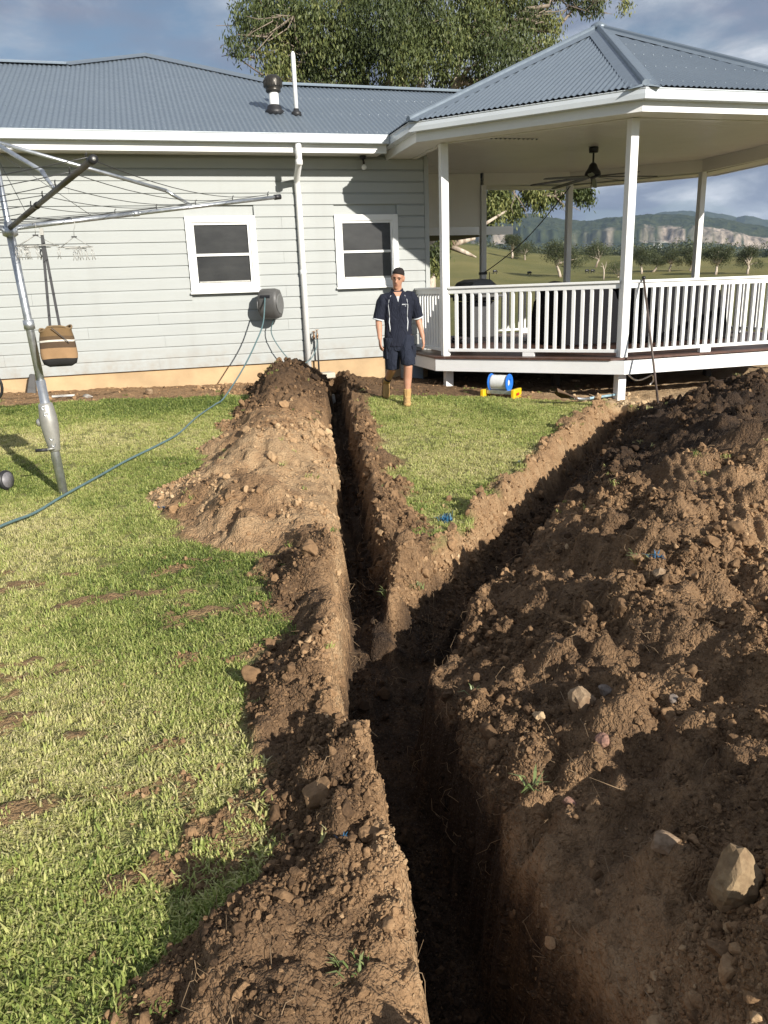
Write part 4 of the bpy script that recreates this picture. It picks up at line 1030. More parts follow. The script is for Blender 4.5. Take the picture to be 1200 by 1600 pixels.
# peg hangers
def hanger(u, v, y, w, label, npeg, seed, top):
    rg = random.Random(seed); c = Vector(ipt(u, v, y)); t = empty('peg_hanger', c, label, 'peg hanger', 'wire peg hangers on the hoist')
    el = [c+Vector((w*math.cos(a), w*.42*math.sin(a), 0)) for a in np.linspace(0, 2*math.pi, 25)]
    MB().tube(el, .0028, 6, False).build('ring', M['alum'], t)
    MB().tube([p*1+Vector((0, 0, -.012)) for p in [c+(q-c)*.62 for q in el]], .0022, 5, False).build('inner_ring', M['alum'], t)
    pk = c+Vector((0, 0, .075)); tp = Vector(ipt(*top, y))
    cr = MB()
    for a in (.5, 2.6, 3.7, 5.8): cr.tube([pk, c+Vector((w*math.cos(a), w*.42*math.sin(a), 0))], .002, 5)
    cr.build('spoke', M['alum'], t, kind='stuff'); MB().box(pk, (.04, .012, .010)).build('hub', M['blackplastic'], t)
    MB().tube([pk, pk+Vector((.004, 0, .05)), pk+(tp-pk)*.7+Vector((.012, 0, 0)), tp+Vector((.012, 0, .01)), tp+Vector((0, 0, .022)), tp+Vector((-.012, 0, .004))], .0025, 6).build('hook', M['alum'], t)
    for i in range(npeg):
        a = rg.uniform(0, 6.28); q = c+Vector((w*math.cos(a), w*.42*math.sin(a), 0))*rg.choice([1, .62]); q = c+(q-c) if False else Vector((c.x+(w*math.cos(a)), c.y+w*.42*math.sin(a), c.z))
        if i % 2: q = c+(q-c)*.62
        an = rg.uniform(-.3, .3); pg = MB(); x = Vector((math.cos(an), math.sin(an), 0)); z = Vector((rg.uniform(-.15, .15), 0, -1))
        for s in (-1, 1): pg.tube([q+z*.022+x*s*.001, q+z*.050+x*s*.010, q+z*.072+x*s*.004, q+z*.098+x*s*.012], [.0028, .003, .003, .0024], 5)
        lp = [q+z*.012+x*.012*math.cos(k)+z*.012*math.sin(k) for k in np.linspace(0, 6.28, 9)]; pg.tube(lp, .0018, 4, False)
        pg.build('peg', M['alum'], t)
hanger(58, 384, 6.62, .155, 'oval wire peg hanger nearest the hoist pole with many pegs', 9, 3, (53, 352))
hanger(118, 386, 6.75, .125, 'oval wire peg hanger farther from the hoist pole, beside the window', 5, 4, (114, 346))
# striped peg bag hanging on long straps
bc = Vector(ipt(90, 536, 6.55)); bag = empty('peg_bag', (bc.x, bc.y, bc.z-.17), 'brown striped cloth peg bag hanging on long black straps from the hoist', 'bag')
stripes = [(-.175, -.115, (.012, .011, .010), 'black_canvas'), (-.115, -.035, (.33, .20, .10), 'tan_canvas'), (-.035, .012, (.085, .052, .028), 'brown_canvas'), (.012, .026, (.62, .58, .5), 'cream_canvas'), (.026, .055, (.10, .062, .030), 'dark_olive_canvas'), (.055, .12, (.17, .105, .045), 'olive_canvas')]
def bw(z):  # half widths of the bag
    return np.interp(z, [-.175, -.16, -.10, .03, .09, .12], [.085, .12, .138, .128, .115, .118]), np.interp(z, [-.175, -.16, -.05, .12], [.035, .06, .072, .062])
for z0, z1, c, n_m in stripes:
    rings = []
    for z in np.linspace(z0, z1, 4):
        wx_, wy_ = bw(z)
        rings.append([bc+Vector((wx_*math.copysign(abs(math.cos(a))**.6, math.cos(a))+.05*z*0, wy_*math.copysign(abs(math.sin(a))**.8, math.sin(a))+.004*math.sin(5*a+20*z), z+.012*math.sin(3*a)*(1 if z > .1 else .25)+(.035*math.cos(a)*0)-(.018*(math.cos(a) < -.3) if z > .1 else 0))) for a in np.linspace(0, 2*math.pi, 29)[:-1]])
    MB().loft(rings, z0 < -.17, True).build('stripe_panel', paint(n_m, c, .9, .08, 12), bag)
wx_, wy_ = bw(.12)
MB().tube([bc+Vector((wx_*1.0*math.copysign(abs(math.cos(a))**.6, math.cos(a)), wy_*math.sin(a), .118+.012*math.sin(3*a)-(.018*(math.cos(a) < -.3)))) for a in np.linspace(0, 2*math.pi, 29)], .007, 6, False).build('rim', paint('olive_rim_cloth', (.21, .14, .07), .9, .08), bag)
MB().add([bc+Vector((wx_*.9*math.cos(a), wy_*.85*math.sin(a), .085)) for a in np.linspace(0, 2*math.pi, 17)[:-1]], [tuple(range(16))]).build('pegs_inside', paint('mixed_pegs', (.16, .17, .15), .7, .3, 40), bag)
tp = Vector(ipt(65, 362, 6.6))
for du, dv in ((79, 519), (94, 514)):
    q = Vector(ipt(du, dv, 6.52)); MB().bar(tp, q, .020, .004, (0, -1, .1)).build('strap', M['blackplastic'], bag)
MB().box(tp+Vector((0, -.005, .0)), (.028, .018, .05)).build('clip', M['alum'], bag)
MB().bar(Vector(ipt(80, 512, 6.46)), Vector(ipt(108, 535, 6.47)), .004, .006).build('cord', M['blackplastic'], bag)

# ------------------------------------------------------------------ hose reel, hoses, tap, pad
rc = Vector((1.705, 12.22, 1.45)); yaw = R(-29)
fr_d = Vector((math.sin(yaw), -math.cos(yaw), 0)); rt_d = Vector((math.cos(yaw), math.sin(yaw), 0)); zz = Vector((0, 0, 1))
reel = empty('hose_reel', (rc.x, HW-.02, rc.z), 'charcoal grey wall mounted hose reel with hose coming out of its slot', 'hose reel')
prf = [(-.15, -.14), (-.13, .14), (-.06, .215), (.05, .225), (.14, .175), (.175, .06), (.165, -.08), (.12, -.19), (.03, -.225), (-.08, -.215)]
def rring(s, x): return [rc+fr_d*(f*s)+zz*(h*s)+rt_d*x for f, h in prf]
bd = MB().loft([rring(.80, -.155), rring(.93, -.14), rring(1.0, -.10), rring(1.0, .10), rring(.93, .14), rring(.80, .155)], True, True)
body = bd.build('body', M['grey_plastic'], reel)
for s in (-1, 1):
    MB().lathe(rc+rt_d*.150*s-zz*.005+fr_d*.01, [(.150, 0), (.150, .012), (.135, .018), (.125, .014), (.02, .016)], 28, rt_d*s).build('end_disc', M['grey_disc'], reel)
sl_c = rc+fr_d*.150+zz*.105-rt_d*.02
MB().box(sl_c+fr_d*.010, (.155, .03, .040), Matrix((rt_d, -fr_d, zz)).transposed() @ Matrix.Rotation(R(-22), 3, 'X')).build('slot', M['black'], reel)
MB().box((rc.x+.02, HW-.045, rc.z-.02), (.10, .05, .34)).build('wall_bracket', M['grey_plastic'], reel)
def gz(x, y): return float(terrain(np.array([x]), np.array([y]))[0][0])
gh = [(.60, 10.15), (.33, 9.35), (.093, 8.5), (-.15, 8.02), (-.413, 7.559), (-.66, 7.0), (-.884, 6.505), (-1.06, 6.16), (-1.243, 5.8), (-1.6, 5.05), (-2.3, 3.7)]
pts = [sl_c+fr_d*.01, Vector(ipt(411, 505, 11.75)), Vector(ipt(399, 537, 11.45)), Vector(ipt(383, 570, 11.1)), Vector(ipt(365, 600, 10.75)), Vector(ipt(348, 624, 10.4))]
pts = [Vector(p) for p in pts]+[Vector((x, y, gz(x, y)+.045+.01*math.sin(9*y))) for x, y in gh]
def cat_rom(ps, n=8):
    ps = [Vector(p) for p in ps]; o = []
    for i in range(len(ps)-1):
        p0, p1, p2, p3 = ps[max(i-1, 0)], ps[i], ps[i+1], ps[min(i+2, len(ps)-1)]
        for k in range(n):
            t = k/n; o.append(.5*((2*p1)+(p2-p0)*t+(2*p0-5*p1+4*p2-p3)*t*t+(3*p1-p0-3*p2+p3)*t**3))
    return o+[ps[-1]]
MB().tube(cat_rom(pts), .0105, 8).build('garden_hose', M['hose'], None, label='long blue grey garden hose running from the wall reel across the left lawn', cat='hose', org=(.1, 8.5, .1))
hp_ = [rc+Vector((.04, .0, -.21)), Vector(ipt(424, 520, 12.28)), Vector(ipt(440, 548, 12.25)), Vector(ipt(458, 566, 12.25)), Vector(ipt(474, 568, 12.25)), Vector(ipt(487, 559, 12.3)), Vector(ipt(495, 540, 12.36)), Vector((2.415, 12.36, .97))]
MB().tube(cat_rom(hp_), .0085, 8).build('supply_hose', M['hose'], None, label='short hose looping from the reel under side to the garden tap', cat='hose', org=(2.1, 12.3, .6))
tapo = empty('garden_tap', (2.43, 12.38, .33), 'brass garden tap on a dark standpipe beside the downpipe', 'tap')
br_m = paint('tarnished_brass', (.25, .15, .085), .45, .2, 30, .7)
MB().tube([(2.43, 12.38, .30), (2.43, 12.38, .95)], .0145, 10).build('standpipe', M['wire'], tapo)
for dx, hgt in ((0, 1.02), (-.05, 1.0)):
    MB().lathe((2.43+dx, 12.37, hgt-.09), [(.018, -.03), (.022, 0), (.018, .03), (.010, .04), (.010, .085)], 12).build('tap_body', br_m, tapo)
    MB().bar((2.43+dx-.03, 12.37, hgt), (2.43+dx+.03, 12.37, hgt), .012, .010).build('tap_handle', br_m, tapo)
MB().tube([(2.43, 12.37, .93), (2.42, 12.31, .92), (2.415, 12.29, .88)], .012, 8).build('spout', br_m, tapo)
MB().box((2.44, 12.13, .325), (.34, .24, .085), Matrix.Rotation(R(6), 3, 'Z')).build('concrete_pad', M['conc'], None, .008, 'small pale concrete pad at the foot of the downpipe', 'pad', org=(2.44, 12.13, .3))

# ------------------------------------------------------------------ loose things round the yard
blue = paint('bright_blue_plastic', (.02, .16, .62), .35, .06); yel = paint('yellow_plastic', (.75, .46, .01), .45, .08, 8); wht = paint('white_wire_jacket', (.72, .72, .70), .5, .05, 30)
sc = Vector((4.50, 9.93, gz(4.5, 9.93))); sax = Vector((.66, -.75, 0)).normalized()
sp_ = empty('cable_spool', sc, 'white cable drum with bright blue flanges resting on a yellow stand', 'cable drum')
zc_ = sc+Vector((0, 0, .20))
MB().lathe(zc_, [(.03, -.125), (.10, -.124), (.104, -.10), (.101, -.05), (.104, 0), (.102, .06), (.104, .10), (.10, .124), (.03, .125)], 26, sax).build('wound_wire', wht, sp_)
for s in (-1, 1):
    fl_ = MB(); n = 28; u_ = Vector((0, 0, 1)); v_ = sax.cross(u_)
    ringp = lambda rr_, h: [zc_+sax*h+(u_*math.cos(2*math.pi*k/n)+v_*math.sin(2*math.pi*k/n))*rr_ for k in range(n)]
    fl_.loft([ringp(.042, .128*s), ringp(.118, .128*s), ringp(.122, .136*s), ringp(.118, .145*s), ringp(.055, .145*s), ringp(.042, .12*s)], False, False)
    fl_.build('flange', blue, sp_)
    MB().lathe(zc_+sax*.10*s, [(.041, 0), (.041, .001)], 20, sax).build('hub_hole', M['blackplastic'], sp_)
# printed lines on the drum wrap
for k, (a0, dx) in enumerate(((.5, -.05), (.8, -.035), (1.05, -.06), (.6, .03), (.9, .045), (1.2, .02))):
    a_ = a0; nrm = (Vector((0, 0, 1))*math.cos(a_)+sax.cross(Vector((0, 0, 1)))*-math.sin(a_))
    MB().box(zc_+nrm*.1035+sax*dx, (.05, .012, .003), Matrix((sax, nrm.cross(sax), nrm)).transposed()).build('printed_line', M['blackplastic'], sp_)
st_ = empty('spool_stand', sc, 'yellow cable stand with two end feet under the white cable drum', 'stand')
MB().bar(sc+sax*-.20+Vector((0, -.05, .075)), sc+sax*.17+Vector((0, -.05, .075)), .10, .05).build('cradle', M['galv'], st_)
for s, w_ in ((-.24, .05), (.22, .05)):
    q = sc+sax*s+Vector((0, -.05, .06)); m3 = Matrix((sax, Vector((0, 0, 1)).cross(sax), Vector((0, 0, 1)))).transposed()
    f_ = MB().box(q, (w_, .26, .10 if s < 0 else .13), m3).build('foot', yel, st_, .008)
MB().box(sc+sax*.246+Vector((-.01, -.08, .06)), (.004, .07, .035), m3).build('red_label', paint('red_label_print', (.5, .03, .02), .5), st_)
# shovel lying on the grass edge
sv = empty('shovel', (4.99, 8.95, .06), 'rusty shovel lying on the grass with its pale blue handle towards the pavilion', 'shovel')
sa, sb_ = Vector((5.05, 8.98, .115)), Vector((6.05, 9.40, .09)); sdv = (sb_-sa).normalized(); sl_ = Vector((0, 0, 1)).cross(sdv)
rings = []
for t, w_ in ((-.26, .02), (-.20, .09), (-.10, .125), (0, .13), (.05, .12), (.08, .03)):
    rings.append([sa+sdv*t+sl_*w_*k+Vector((0, 0, .03+.10*max(0, -t)/.26+.09*(1-(t+.26)/.34)*.25+.10*(1-k*k)*.45)) for k in np.linspace(-1, 1, 9)])
bl_ = MB().loft(rings, False, True, False); bl_.loft([[p-Vector((0, 0, .006)) for p in r_] for r_ in rings], False, True, False)
bl_.build('blade', paint('rusty_shovel_steel', (.13, .075, .042), .75, .25, 9), sv)
MB().tube([sa+sdv*.03+Vector((0, 0, .04)), sa+sdv*.30, sa+sdv*.42], [.022, .021, .02], 10).build('socket', M['galv'], sv)
MB().tube([sa+sdv*.40, sb_], .0175, 10).build('handle', paint('pale_blue_handle', (.30, .45, .52), .5, .15, 14), sv)
# digging bar leaning on the handrail
b0 = Vector((6.10, 8.55, gz(6.1, 8.55))); b1 = Vector((6.235, 9.235, 1.615))
bar_ = empty('crowbar', b0, 'long rusty digging bar leaning against the white handrail', 'crowbar'); bd_ = (b1-b0).normalized()
MB().tube([b0-bd_*.05, b0+bd_*.9, b1], [.015, .015, .0145], 10).build('shaft', M['steelrust'], bar_)
MB().tube([b1-bd_*.01, b1+bd_*.01, b1+bd_*.03], [.0145, .026, .024], 12).build('knob', M['black'], bar_)
# conduit loop hanging under the deck
MB().tube(cat_rom([Vector(ipt(980, 583, 9.6)), Vector(ipt(988, 591, 9.55)), Vector(ipt(998, 594, 9.5)), Vector(ipt(1010, 590, 9.5)), Vector(ipt(1019, 586, 9.55)), Vector(ipt(1021, 594, 9.6)), Vector(ipt(1015, 601, 9.6))]), .012, 8).build('conduit', M['white_matt'], None, label='loop of cream cable conduit hanging below the white deck edge', cat='conduit', org=(6.5, 9.55, .35))
# barbecue on the deck
gq = Vector((5.60, 13.45, DZ)); bq = empty('barbecue', gq, 'dark covered hood barbecue on the deck behind the balustrade', 'barbecue')
hood = MB(); hr = [(-.27, .86), (-.27, .98), (-.20, 1.07), (-.05, 1.12), (.12, 1.10), (.24, 1.0), (.30, .86)]
hood.extr([gq+Vector((y_, -.42, z_)) for y_, z_ in hr], (0, .84, 0)); hood.build('hood', paint('grey_bbq_hood', (.10, .105, .11), .4, .08), bq, .01)
MB().box(gq+Vector((0, 0, .80)), (.56, .86, .11)).build('firebox', M['black'], bq, .01)
MB().box(gq+Vector((.02, 0, .42)), (.50, .80, .62)).build('cabinet', M['blackplastic'], bq, .01)
for s in (-1, 1): MB().box(gq+Vector((0, .60*s, .83)), (.48, .30, .05)).build('side_shelf', M['grey_plastic'], bq, .01)
for dx in (-.36, .36):
    for dy in (-.2, .2): MB().lathe(gq+Vector((dx-.015, dy, .05)), [(.05, 0), (.05, .03)], 14, (1, 0, 0)).build('castor', M['black'], bq)
# covered outdoor setting
def cover(name, x0, x1, y0, y1, h, label, seed):
    n = 26; xs_ = np.linspace(-.06, 1.06, n); V = []; F = []
    for j, v in enumerate(xs_):
        for i, u in enumerate(xs_):
            uu, vv = np.clip(u, 0, 1), np.clip(v, 0, 1); e = min(uu, 1-uu)*(x1-x0); f = min(vv, 1-vv)*(y1-y0)
            dz = h*(1-math.exp(-min(e, f)*14)) if u == uu and v == vv else 0
            b_ = 1+.06*float(fbm(np.array([uu*4.]), np.array([vv*3.]), 1., 3, seed)[0])+.05*math.sin(uu*9+seed)*math.sin(vv*7)
            V.append((x0+(x1-x0)*u-(x0+x1)/2, y0+(y1-y0)*v-(y0+y1)/2, dz*b_+.012)); 
    for j in range(n-1):
        for i in range(n-1): F.append((j*n+i, j*n+i+1, (j+1)*n+i+1, (j+1)*n+i))
    o = npmesh(name, V, F, M['cover'], True, None, label=label, cat='cover'); o.location = ((x0+x1)/2, (y0+y1)/2, DZ); return o
cover('furniture_cover', 6.35, 7.55, 11.6, 12.9, .97, 'black cover draped over furniture on the left side of the deck', 3)
cover('furniture_cover', 7.65, 9.35, 11.3, 13.1, .95, 'black cover draped over the wider furniture on the right side of the deck', 9)
# black cord tied to the rear post and run up to the beam
cE = Vector((6.611, 15.41, 1.86)); cD = Vector((8.42, 15.20, 3.50))
cord = empty('black_cord', cE, 'black cord tied round the rear pavilion post and rising to the beam', 'cord')
MB().tube([cE+(cD-cE)*t-Vector((0, 0, .16*math.sin(math.pi*t))) for t in np.linspace(0, 1, 16)], .011, 6).build('line', M['black'], cord)
MB().box((6.611, 15.477, 1.85), (.135, .135, .05)).build('wrap', M['black'], cord)
MB().tube([(6.72, 15.40, 1.87), (6.73, 15.40, 1.6), (6.73, 15.40, 1.25)], .009, 6).build('loose_end', M['steelrust'], cord)
# wheeled frame at the left edge of the picture
wq = Vector((-1.37, 7.02, gz(-1.37, 7.02)+.085)); wf = empty('wheeled_frame', (wq.x, wq.y, wq.z-.085), 'small grey wheel on a thin black frame at the left edge of the lawn', 'wheeled frame')
wl = MB().lathe(wq+Vector((-.012, 0, 0)), [(.03, -.02), (.07, -.018), (.083, -.012), (.085, .0), (.083, .012), (.07, .018), (.03, .02)], 22, (.86, -.5, .1)).build('wheel', M['blackplastic'], wf)
MB().lathe(wq+Vector((-.012, 0, 0)), [(.066, -.022), (.066, .022)], 18, (.86, -.5, .1)).build('hub', paint('grey_wheel_hub', (.20, .19, .20), .5, .15, 20), wl)
MB().tube([wq+Vector((-.03, .01, .0)), wq+Vector((-.16, .08, .14)), wq+Vector((-.30, .16, .55)), wq+Vector((-.36, .18, .92))], .014, 8).build('leg', M['black'], wf)
lp = Vector(ipt(-4, 604, 7.25)); MB().tube([lp+Vector((.055*math.sin(a)*1.0-.02, 0, .10*math.cos(a))) for a in np.linspace(-.6, 3.7, 12)], .012, 8).build('handle', M['black'], wf)
MB().tube([wq+Vector((-.36, .18, .92)), lp+Vector((-.1, 0, .12)), lp+Vector((-.05, 0, .08))], .012, 8).build('tube_frame', M['black'], wf)
# things along the wall
def stone_mesh(name, mat, seed, sx, sy, sz, sub=2, rough_=.18):
    bm = bmesh.new(); bmesh.ops.create_icosphere(bm, subdivisions=sub, radius=1.); rg = np.random.default_rng(seed)
    planes = rg.normal(size=(9, 3)); planes /= np.linalg.norm(planes, axis=1)[:, None]; dd = rg.uniform(.62, .95, 9)
    for v in bm.verts:
        p = np.array(v.co)
        for n_, d_ in zip(planes, dd):
            q = p @ n_
            if q > d_: p = p-n_*(q-d_)*.9
        p = p*(1+rg.normal()*rough_*.25)
        v.co = Vector((p[0]*sx, p[1]*sy, p[2]*sz))
    me = bpy.data.meshes.new(name); bm.to_mesh(me); bm.free(); me.materials.append(mat); return me
def stone_mat(name, c, c2):
    m = Mat(name, .9, 0, .25); n = m.noise(9, 6, .65); n2 = m.noise(45, 4, .6)
    m.col(m.mix(m.ramp(m.noise(7, 5, .65), [(.42, 0), (.62, .85)]), m.mix(m.ramp(n2, [(.45, 0), (.7, .6)]), m.mix(n, c, c2), tuple(k*.5 for k in c)), (.15, .09, .05))); m.bump(n2, .006, .8); return m.m
tanst = stone_mat('tan_stone', (.27, .185, .11), (.42, .31, .20)); wst = stone_mat('white_stone', (.45, .42, .37), (.62, .60, .55)); pkst = stone_mat('pink_stone', (.26, .13, .095), (.40, .24, .18))
brst = stone_mat('earthy_stone', (.20, .135, .085), (.36, .26, .17)); gyst = stone_mat('grey_stone', (.17, .135, .11), (.30, .26, .225))
def stone(x, y, r_, mat, label, seed, sq=(1., .8, .7), sink=.35, name='stone', cat='stone', group=None, sub=2):
    me = stone_mesh(name, mat, seed, r_*sq[0], r_*sq[1], r_*sq[2], sub); o = bpy.data.objects.new(name, me); COL.objects.link(o)
    o.location = (x, y, gz(x, y)+r_*sq[2]*(1-sink)); o.rotation_euler = (0, 0, seed*1.7)
    return tag(o, label, cat, group)
stone(-.22, 11.55, .075, tanst, 'rounded tan stone lying on the bare bed below the left window', 3)
stone(-1.04, 11.52, .11, wst, 'flat white block at the grass edge between pole and tan stone', 5, (1, .5, .35))
MB().bar((-1.52, 11.62, .33), (-1.22, 11.58, .33), .03, .025).build('offcut', M['white_matt'], None, label='thin white offcut strip lying by the wall near the hoist pole', cat='offcut', org=(-1.4, 11.6, .33))
MB().box((-1.86, 12.36, .45), (.13, .12, .28), Matrix.Rotation(R(10), 3, 'Y'), .6).build('drain_cover', M['grey_plastic'], None, .01, 'small dark grey box leaning at the base of the wall behind the pole', 'box', org=(-1.86, 12.36, .33))
# ------------------------------------------------------------------ the walking man
PB = Vector((2.945, 9.62, gz(2.966, 9.567)-.012)); pyaw = R(-13)
PM = Matrix.Translation(PB) @ Matrix.Rotation(pyaw, 4, 'Z')
man = empty('person', PB, 'young man in navy work polo, navy shorts and tan boots walking across the lawn', 'person')
def eloft(pts, rads, n=14, up=(0, -1, 0), pw=1.0):
    """closed elliptical tube through pts; rads (side, front)"""
    pts = [Vector(p) for p in pts]; rings = []
    for i, p in enumerate(pts):
        d = (pts[min(i+1, len(pts)-1)]-pts[max(i-1, 0)]).normalized(); u = Vector(up); u = (u-d*u.dot(d)).normalized(); v = d.cross(u)
        rx, ry = rads[i] if isinstance(rads[i], tuple) else (rads[i], rads[i])
        rings.append([p+v*rx*math.copysign(abs(math.cos(a))**pw, math.cos(a))+u*ry*math.copysign(abs(math.sin(a))**pw, math.sin(a)) for a in [2*math.pi*k/n for k in range(n)]])
    return rings
def fused(name, mb, mat, voxel=.008, smooth=6, parent=man, post=None):
    me = bpy.data.meshes.new(name); me.from_pydata(mb.v, [], mb.f)
    bm = bmesh.new(); bm.from_mesh(me); bmesh.ops.recalc_face_normals(bm, faces=bm.faces); bm.to_mesh(me); bm.free()
    o = bpy.data.objects.new(name, me); COL.objects.link(o)
    m = o.modifiers.new('r', 'REMESH'); m.mode = 'VOXEL'; m.voxel_size = voxel
    s = o.modifiers.new('s', 'SMOOTH'); s.iterations = smooth; s.factor = .5
    dg = bpy.context.evaluated_depsgraph_get(); nm = bpy.data.meshes.new_from_object(o.evaluated_get(dg))
    bpy.data.objects.remove(o); nm.name = name; nm.materials.clear(); nm.materials.append(mat)
    nm.transform(PM); nm.transform(Matrix.Translation(-PB)); nm.polygons.foreach_set('use_smooth', [True]*len(nm.polygons))
    ob = bpy.data.objects.new(name, nm); COL.objects.link(ob); ob.parent = parent; ORG[ob] = PB
    return ob
def mpart(name, mb, mat, parent=man):
    mb.v = [tuple(PM @ Vector(p)) for p in mb.v]; return mb.build(name, mat, parent)
skin = Mat('skin', .5, 0, .4); sn = skin.noise(14, 4, .6); skin.col(skin.mix(sn, (.40, .195, .12), (.52, .285, .19))); skin.b.inputs['Subsurface Weight'].default_value = .08
skin.b.inputs['Subsurface Radius'].default_value = (.01, .004, .002)
def cloth(name, c, c2, sc=40):
    m = Mat(name, .85, 0, .2); n = m.noise(7, 5, .6); m.col(m.mix(n, c, c2)); m.bump(m.noise(6, 4, .6, m.stretch((1.6, 1.6, .6)), 1.2), .05, .9); return m.m
navy = cloth('navy_polo_knit', (.010, .012, .022), (.020, .023, .036)); navy2 = cloth('navy_drill_cotton', (.012, .015, .026), (.026, .031, .048))
tanb = cloth('tan_nubuck', (.40, .24, .09), (.52, .34, .15)); sole = paint('boot_sole', (.20, .13, .06), .8, .1); hairm = paint('dark_brown_hair', (.012, .007, .005), .9, .25, 60); trim = paint('pale_piping', (.62, .64, .66), .7, .05)
# joints
shL, shR = Vector((-.185, -.01, 1.360)), Vector((.187, .02, 1.378))
elL, elR = Vector((-.248, -.005, 1.090)), Vector((.262, .085, 1.095))
wrL, wrR = Vector((-.245, -.135, .865)), Vector((.315, .03, .850))
hipL, hipR = Vector((-.088, .0, .90)), Vector((.09, 0., .90))
knL, knR = Vector((-.085, .03, .475)), Vector((.105, -.10, .495))
anL, anR = Vector((-.150, .385, .265)), Vector((.085, -.06, .095))
b = MB()
# torso, neck
b.loft(eloft([(0, 0, .82), (0, 0, .92), (0, .005, 1.05), (0, .005, 1.2), (0, .005, 1.32), (0, .005, 1.40), (0, -.005, 1.45), (.004, -.02, 1.52)], [(.13, .09), (.155, .10), (.14, .095), (.16, .105), (.165, .10), (.11, .075), (.058, .060), (.054, .058)]))
# arms
for s_, e_, w_ in ((shL, elL, wrL), (shR, elR, wrR)):
    m1 = s_.lerp(e_, .5); m2 = e_.lerp(w_, .3)
    b.loft(eloft([s_, m1, e_, m2, w_.lerp(e_, .3), w_], [.046, .047, .041, .043, .033, (.028, .022)], 12))
# legs
for h_, k_, a_, fwd in ((hipL, knL, anL, .03), (hipR, knR, anR, .02)):
    c_ = k_.lerp(a_, .35)+Vector((0, .018, .0))
    b.loft(eloft([h_, h_.lerp(k_, .5)+Vector((0, -.015, 0)), k_+Vector((0, -.006, 0)), c_, k_.lerp(a_, .75), a_], [.088, .074, .056, .056, .041, .038], 14))
# head, looking slightly down to his right
HT = Vector((.010, -.035, 1.585)); hr_ = Matrix.Rotation(R(16), 3, 'X') @ Matrix.Rotation(R(7), 3, 'Y') @ Matrix.Rotation(R(-14), 3, 'Z')
def hp(x, y, z): return HT+hr_ @ Vector((x, y, z))
hd = [(-.118, .022, .030, -.045), (-.105, .040, .052, -.030), (-.075, .053, .072, -.015), (-.03, .064, .088, -.002), (.015, .072, .098, .004), (.05, .075, .102, .006), (.085, .068, .094, .008), (.108, .048, .070, .010), (.120, .018, .030, .010)]
b.loft([[hp(rx*math.cos(a), oy+ry*math.sin(a), z) for a in [2*math.pi*k/18 for k in range(18)]] for z, rx, ry, oy in hd])
b.loft([[hp(x*w_, -.095-dep, z) for x in (-1, 0, 1)]+[hp(0, -.06, z)] for z, w_, dep in ((.022, .008, .002), (.0, .010, .014), (-.022, .015, .024), (-.030, .013, .012), (-.034, .008, .0))], True)
for s_ in (-1, 1):
    b.loft([[hp(s_*(.071+dx), .012+.026*math.cos(a)*q, .002+.034*math.sin(a)*q) for a in [2*math.pi*k/10 for k in range(10)]] for dx, q in ((-.008, 1.), (.008, 1.05), (.014, .8))])
    b.loft([[hp(s_*.030+.026*math.cos(a), -.083+dd, .034+.010*math.sin(a)) for a in [2*math.pi*k/8 for k in range(8)]] for dd in (.02, -.012)])
b.loft([[hp(.026*math.cos(a), -.083+dd, -.058+.012*math.sin(a)) for a in [2*math.pi*k/8 for k in range(8)]] for dd in (.02, -.012)])
# hands: palm, four bent fingers, thumb off the side
def hand(wr, el, inward):
    d = (wr-el).normalized(); d = (d+Vector((0, .05, -.55))).normalized(); x = Vector((inward, .25, 0)); x = (x-d*x.dot(d)).normalized(); p = d.cross(x)*(1 if inward > 0 else -1)
    # x: towards the body (back of hand faces away), fingers spread along front/back (p)
    b.loft(eloft([wr, wr+d*.03, wr+d*.06, wr+d*.088], [(.024, .022), (.036, .019), (.042, .017), (.040, .015)], 10, tuple(x)))
    for i, (o, ln) in enumerate(((-.030, .070), (-.010, .080), (.010, .075), (.029, .060))):
        q = wr+d*.082+p*o; b.tube([q-d*.02, q+d*ln*.35+x*.004, q+d*ln*.72+x*.018, q+d*ln*.92+x*.036], [.0105, .0102, .0095, .0075], 8)
    q = wr+d*.025-p*.026; b.tube([q, q+d*.026-p*.018+x*.008, q+d*.055-p*.022+x*.016, q+d*.075-p*.020+x*.02], [.0125, .0125, .011, .0085], 8)
hand(wrL, elL, 1); hand(wrR, elR, -1)
fused('body', b, skin.m, .0065, 5)
# eyes, brows, mouth
for s_ in (-1, 1):
    mpart('eye', MB().lathe(hp(s_*.030, -.0855, .016), [(.002, -.004), (.010, -.003), (.011, 0), (.006, .005)], 10, tuple(hr_ @ Vector((0, -1, 0)))), M['black'])
    mpart('eyebrow', MB().tube([hp(s_*.014, -.1005, .036), hp(s_*.030, -.1005, .040), hp(s_*.050, -.088, .036)], [.004, .0048, .003], 6), hairm)
mpart('mouth', MB().tube([hp(-.022, -.090, -.060), hp(0, -.0985, -.058), hp(.022, -.090, -.060)], [.002, .0036, .002], 6), paint('lips', (.30, .11, .09), .5))
mpart('moustache', MB().tube([hp(-.024, -.091, -.048), hp(-.008, -.098, -.044), hp(.008, -.098, -.044), hp(.024, -.091, -.048)], [.002, .0032, .0032, .002], 6), paint('stubble', (.12, .065, .04), .8))
hb_ = MB()
hh = [(.022, .0725, .097, .018), (.04, .0740, .0985, .012), (.062, .0742, .0985, .010), (.095, .065, .090, .010), (.116, .048, .070, .010), (.128, .016, .03, .010)]
rg_ = []
for z, rx, ry, oy in hh:
    ring = []
    for k in range(24):
        a = 2*math.pi*k/24; fz = max(0, -math.sin(a)); zz_ = z+(.046*fz**.8*(1-(z-.022)/.096) if z < .116 else 0)+.003*math.sin(k*2.9)*(z < .0)
        ring.append(hp((rx+.002)*math.cos(a), oy+(ry+.002)*math.sin(a), zz_))
    rg_.append(ring)
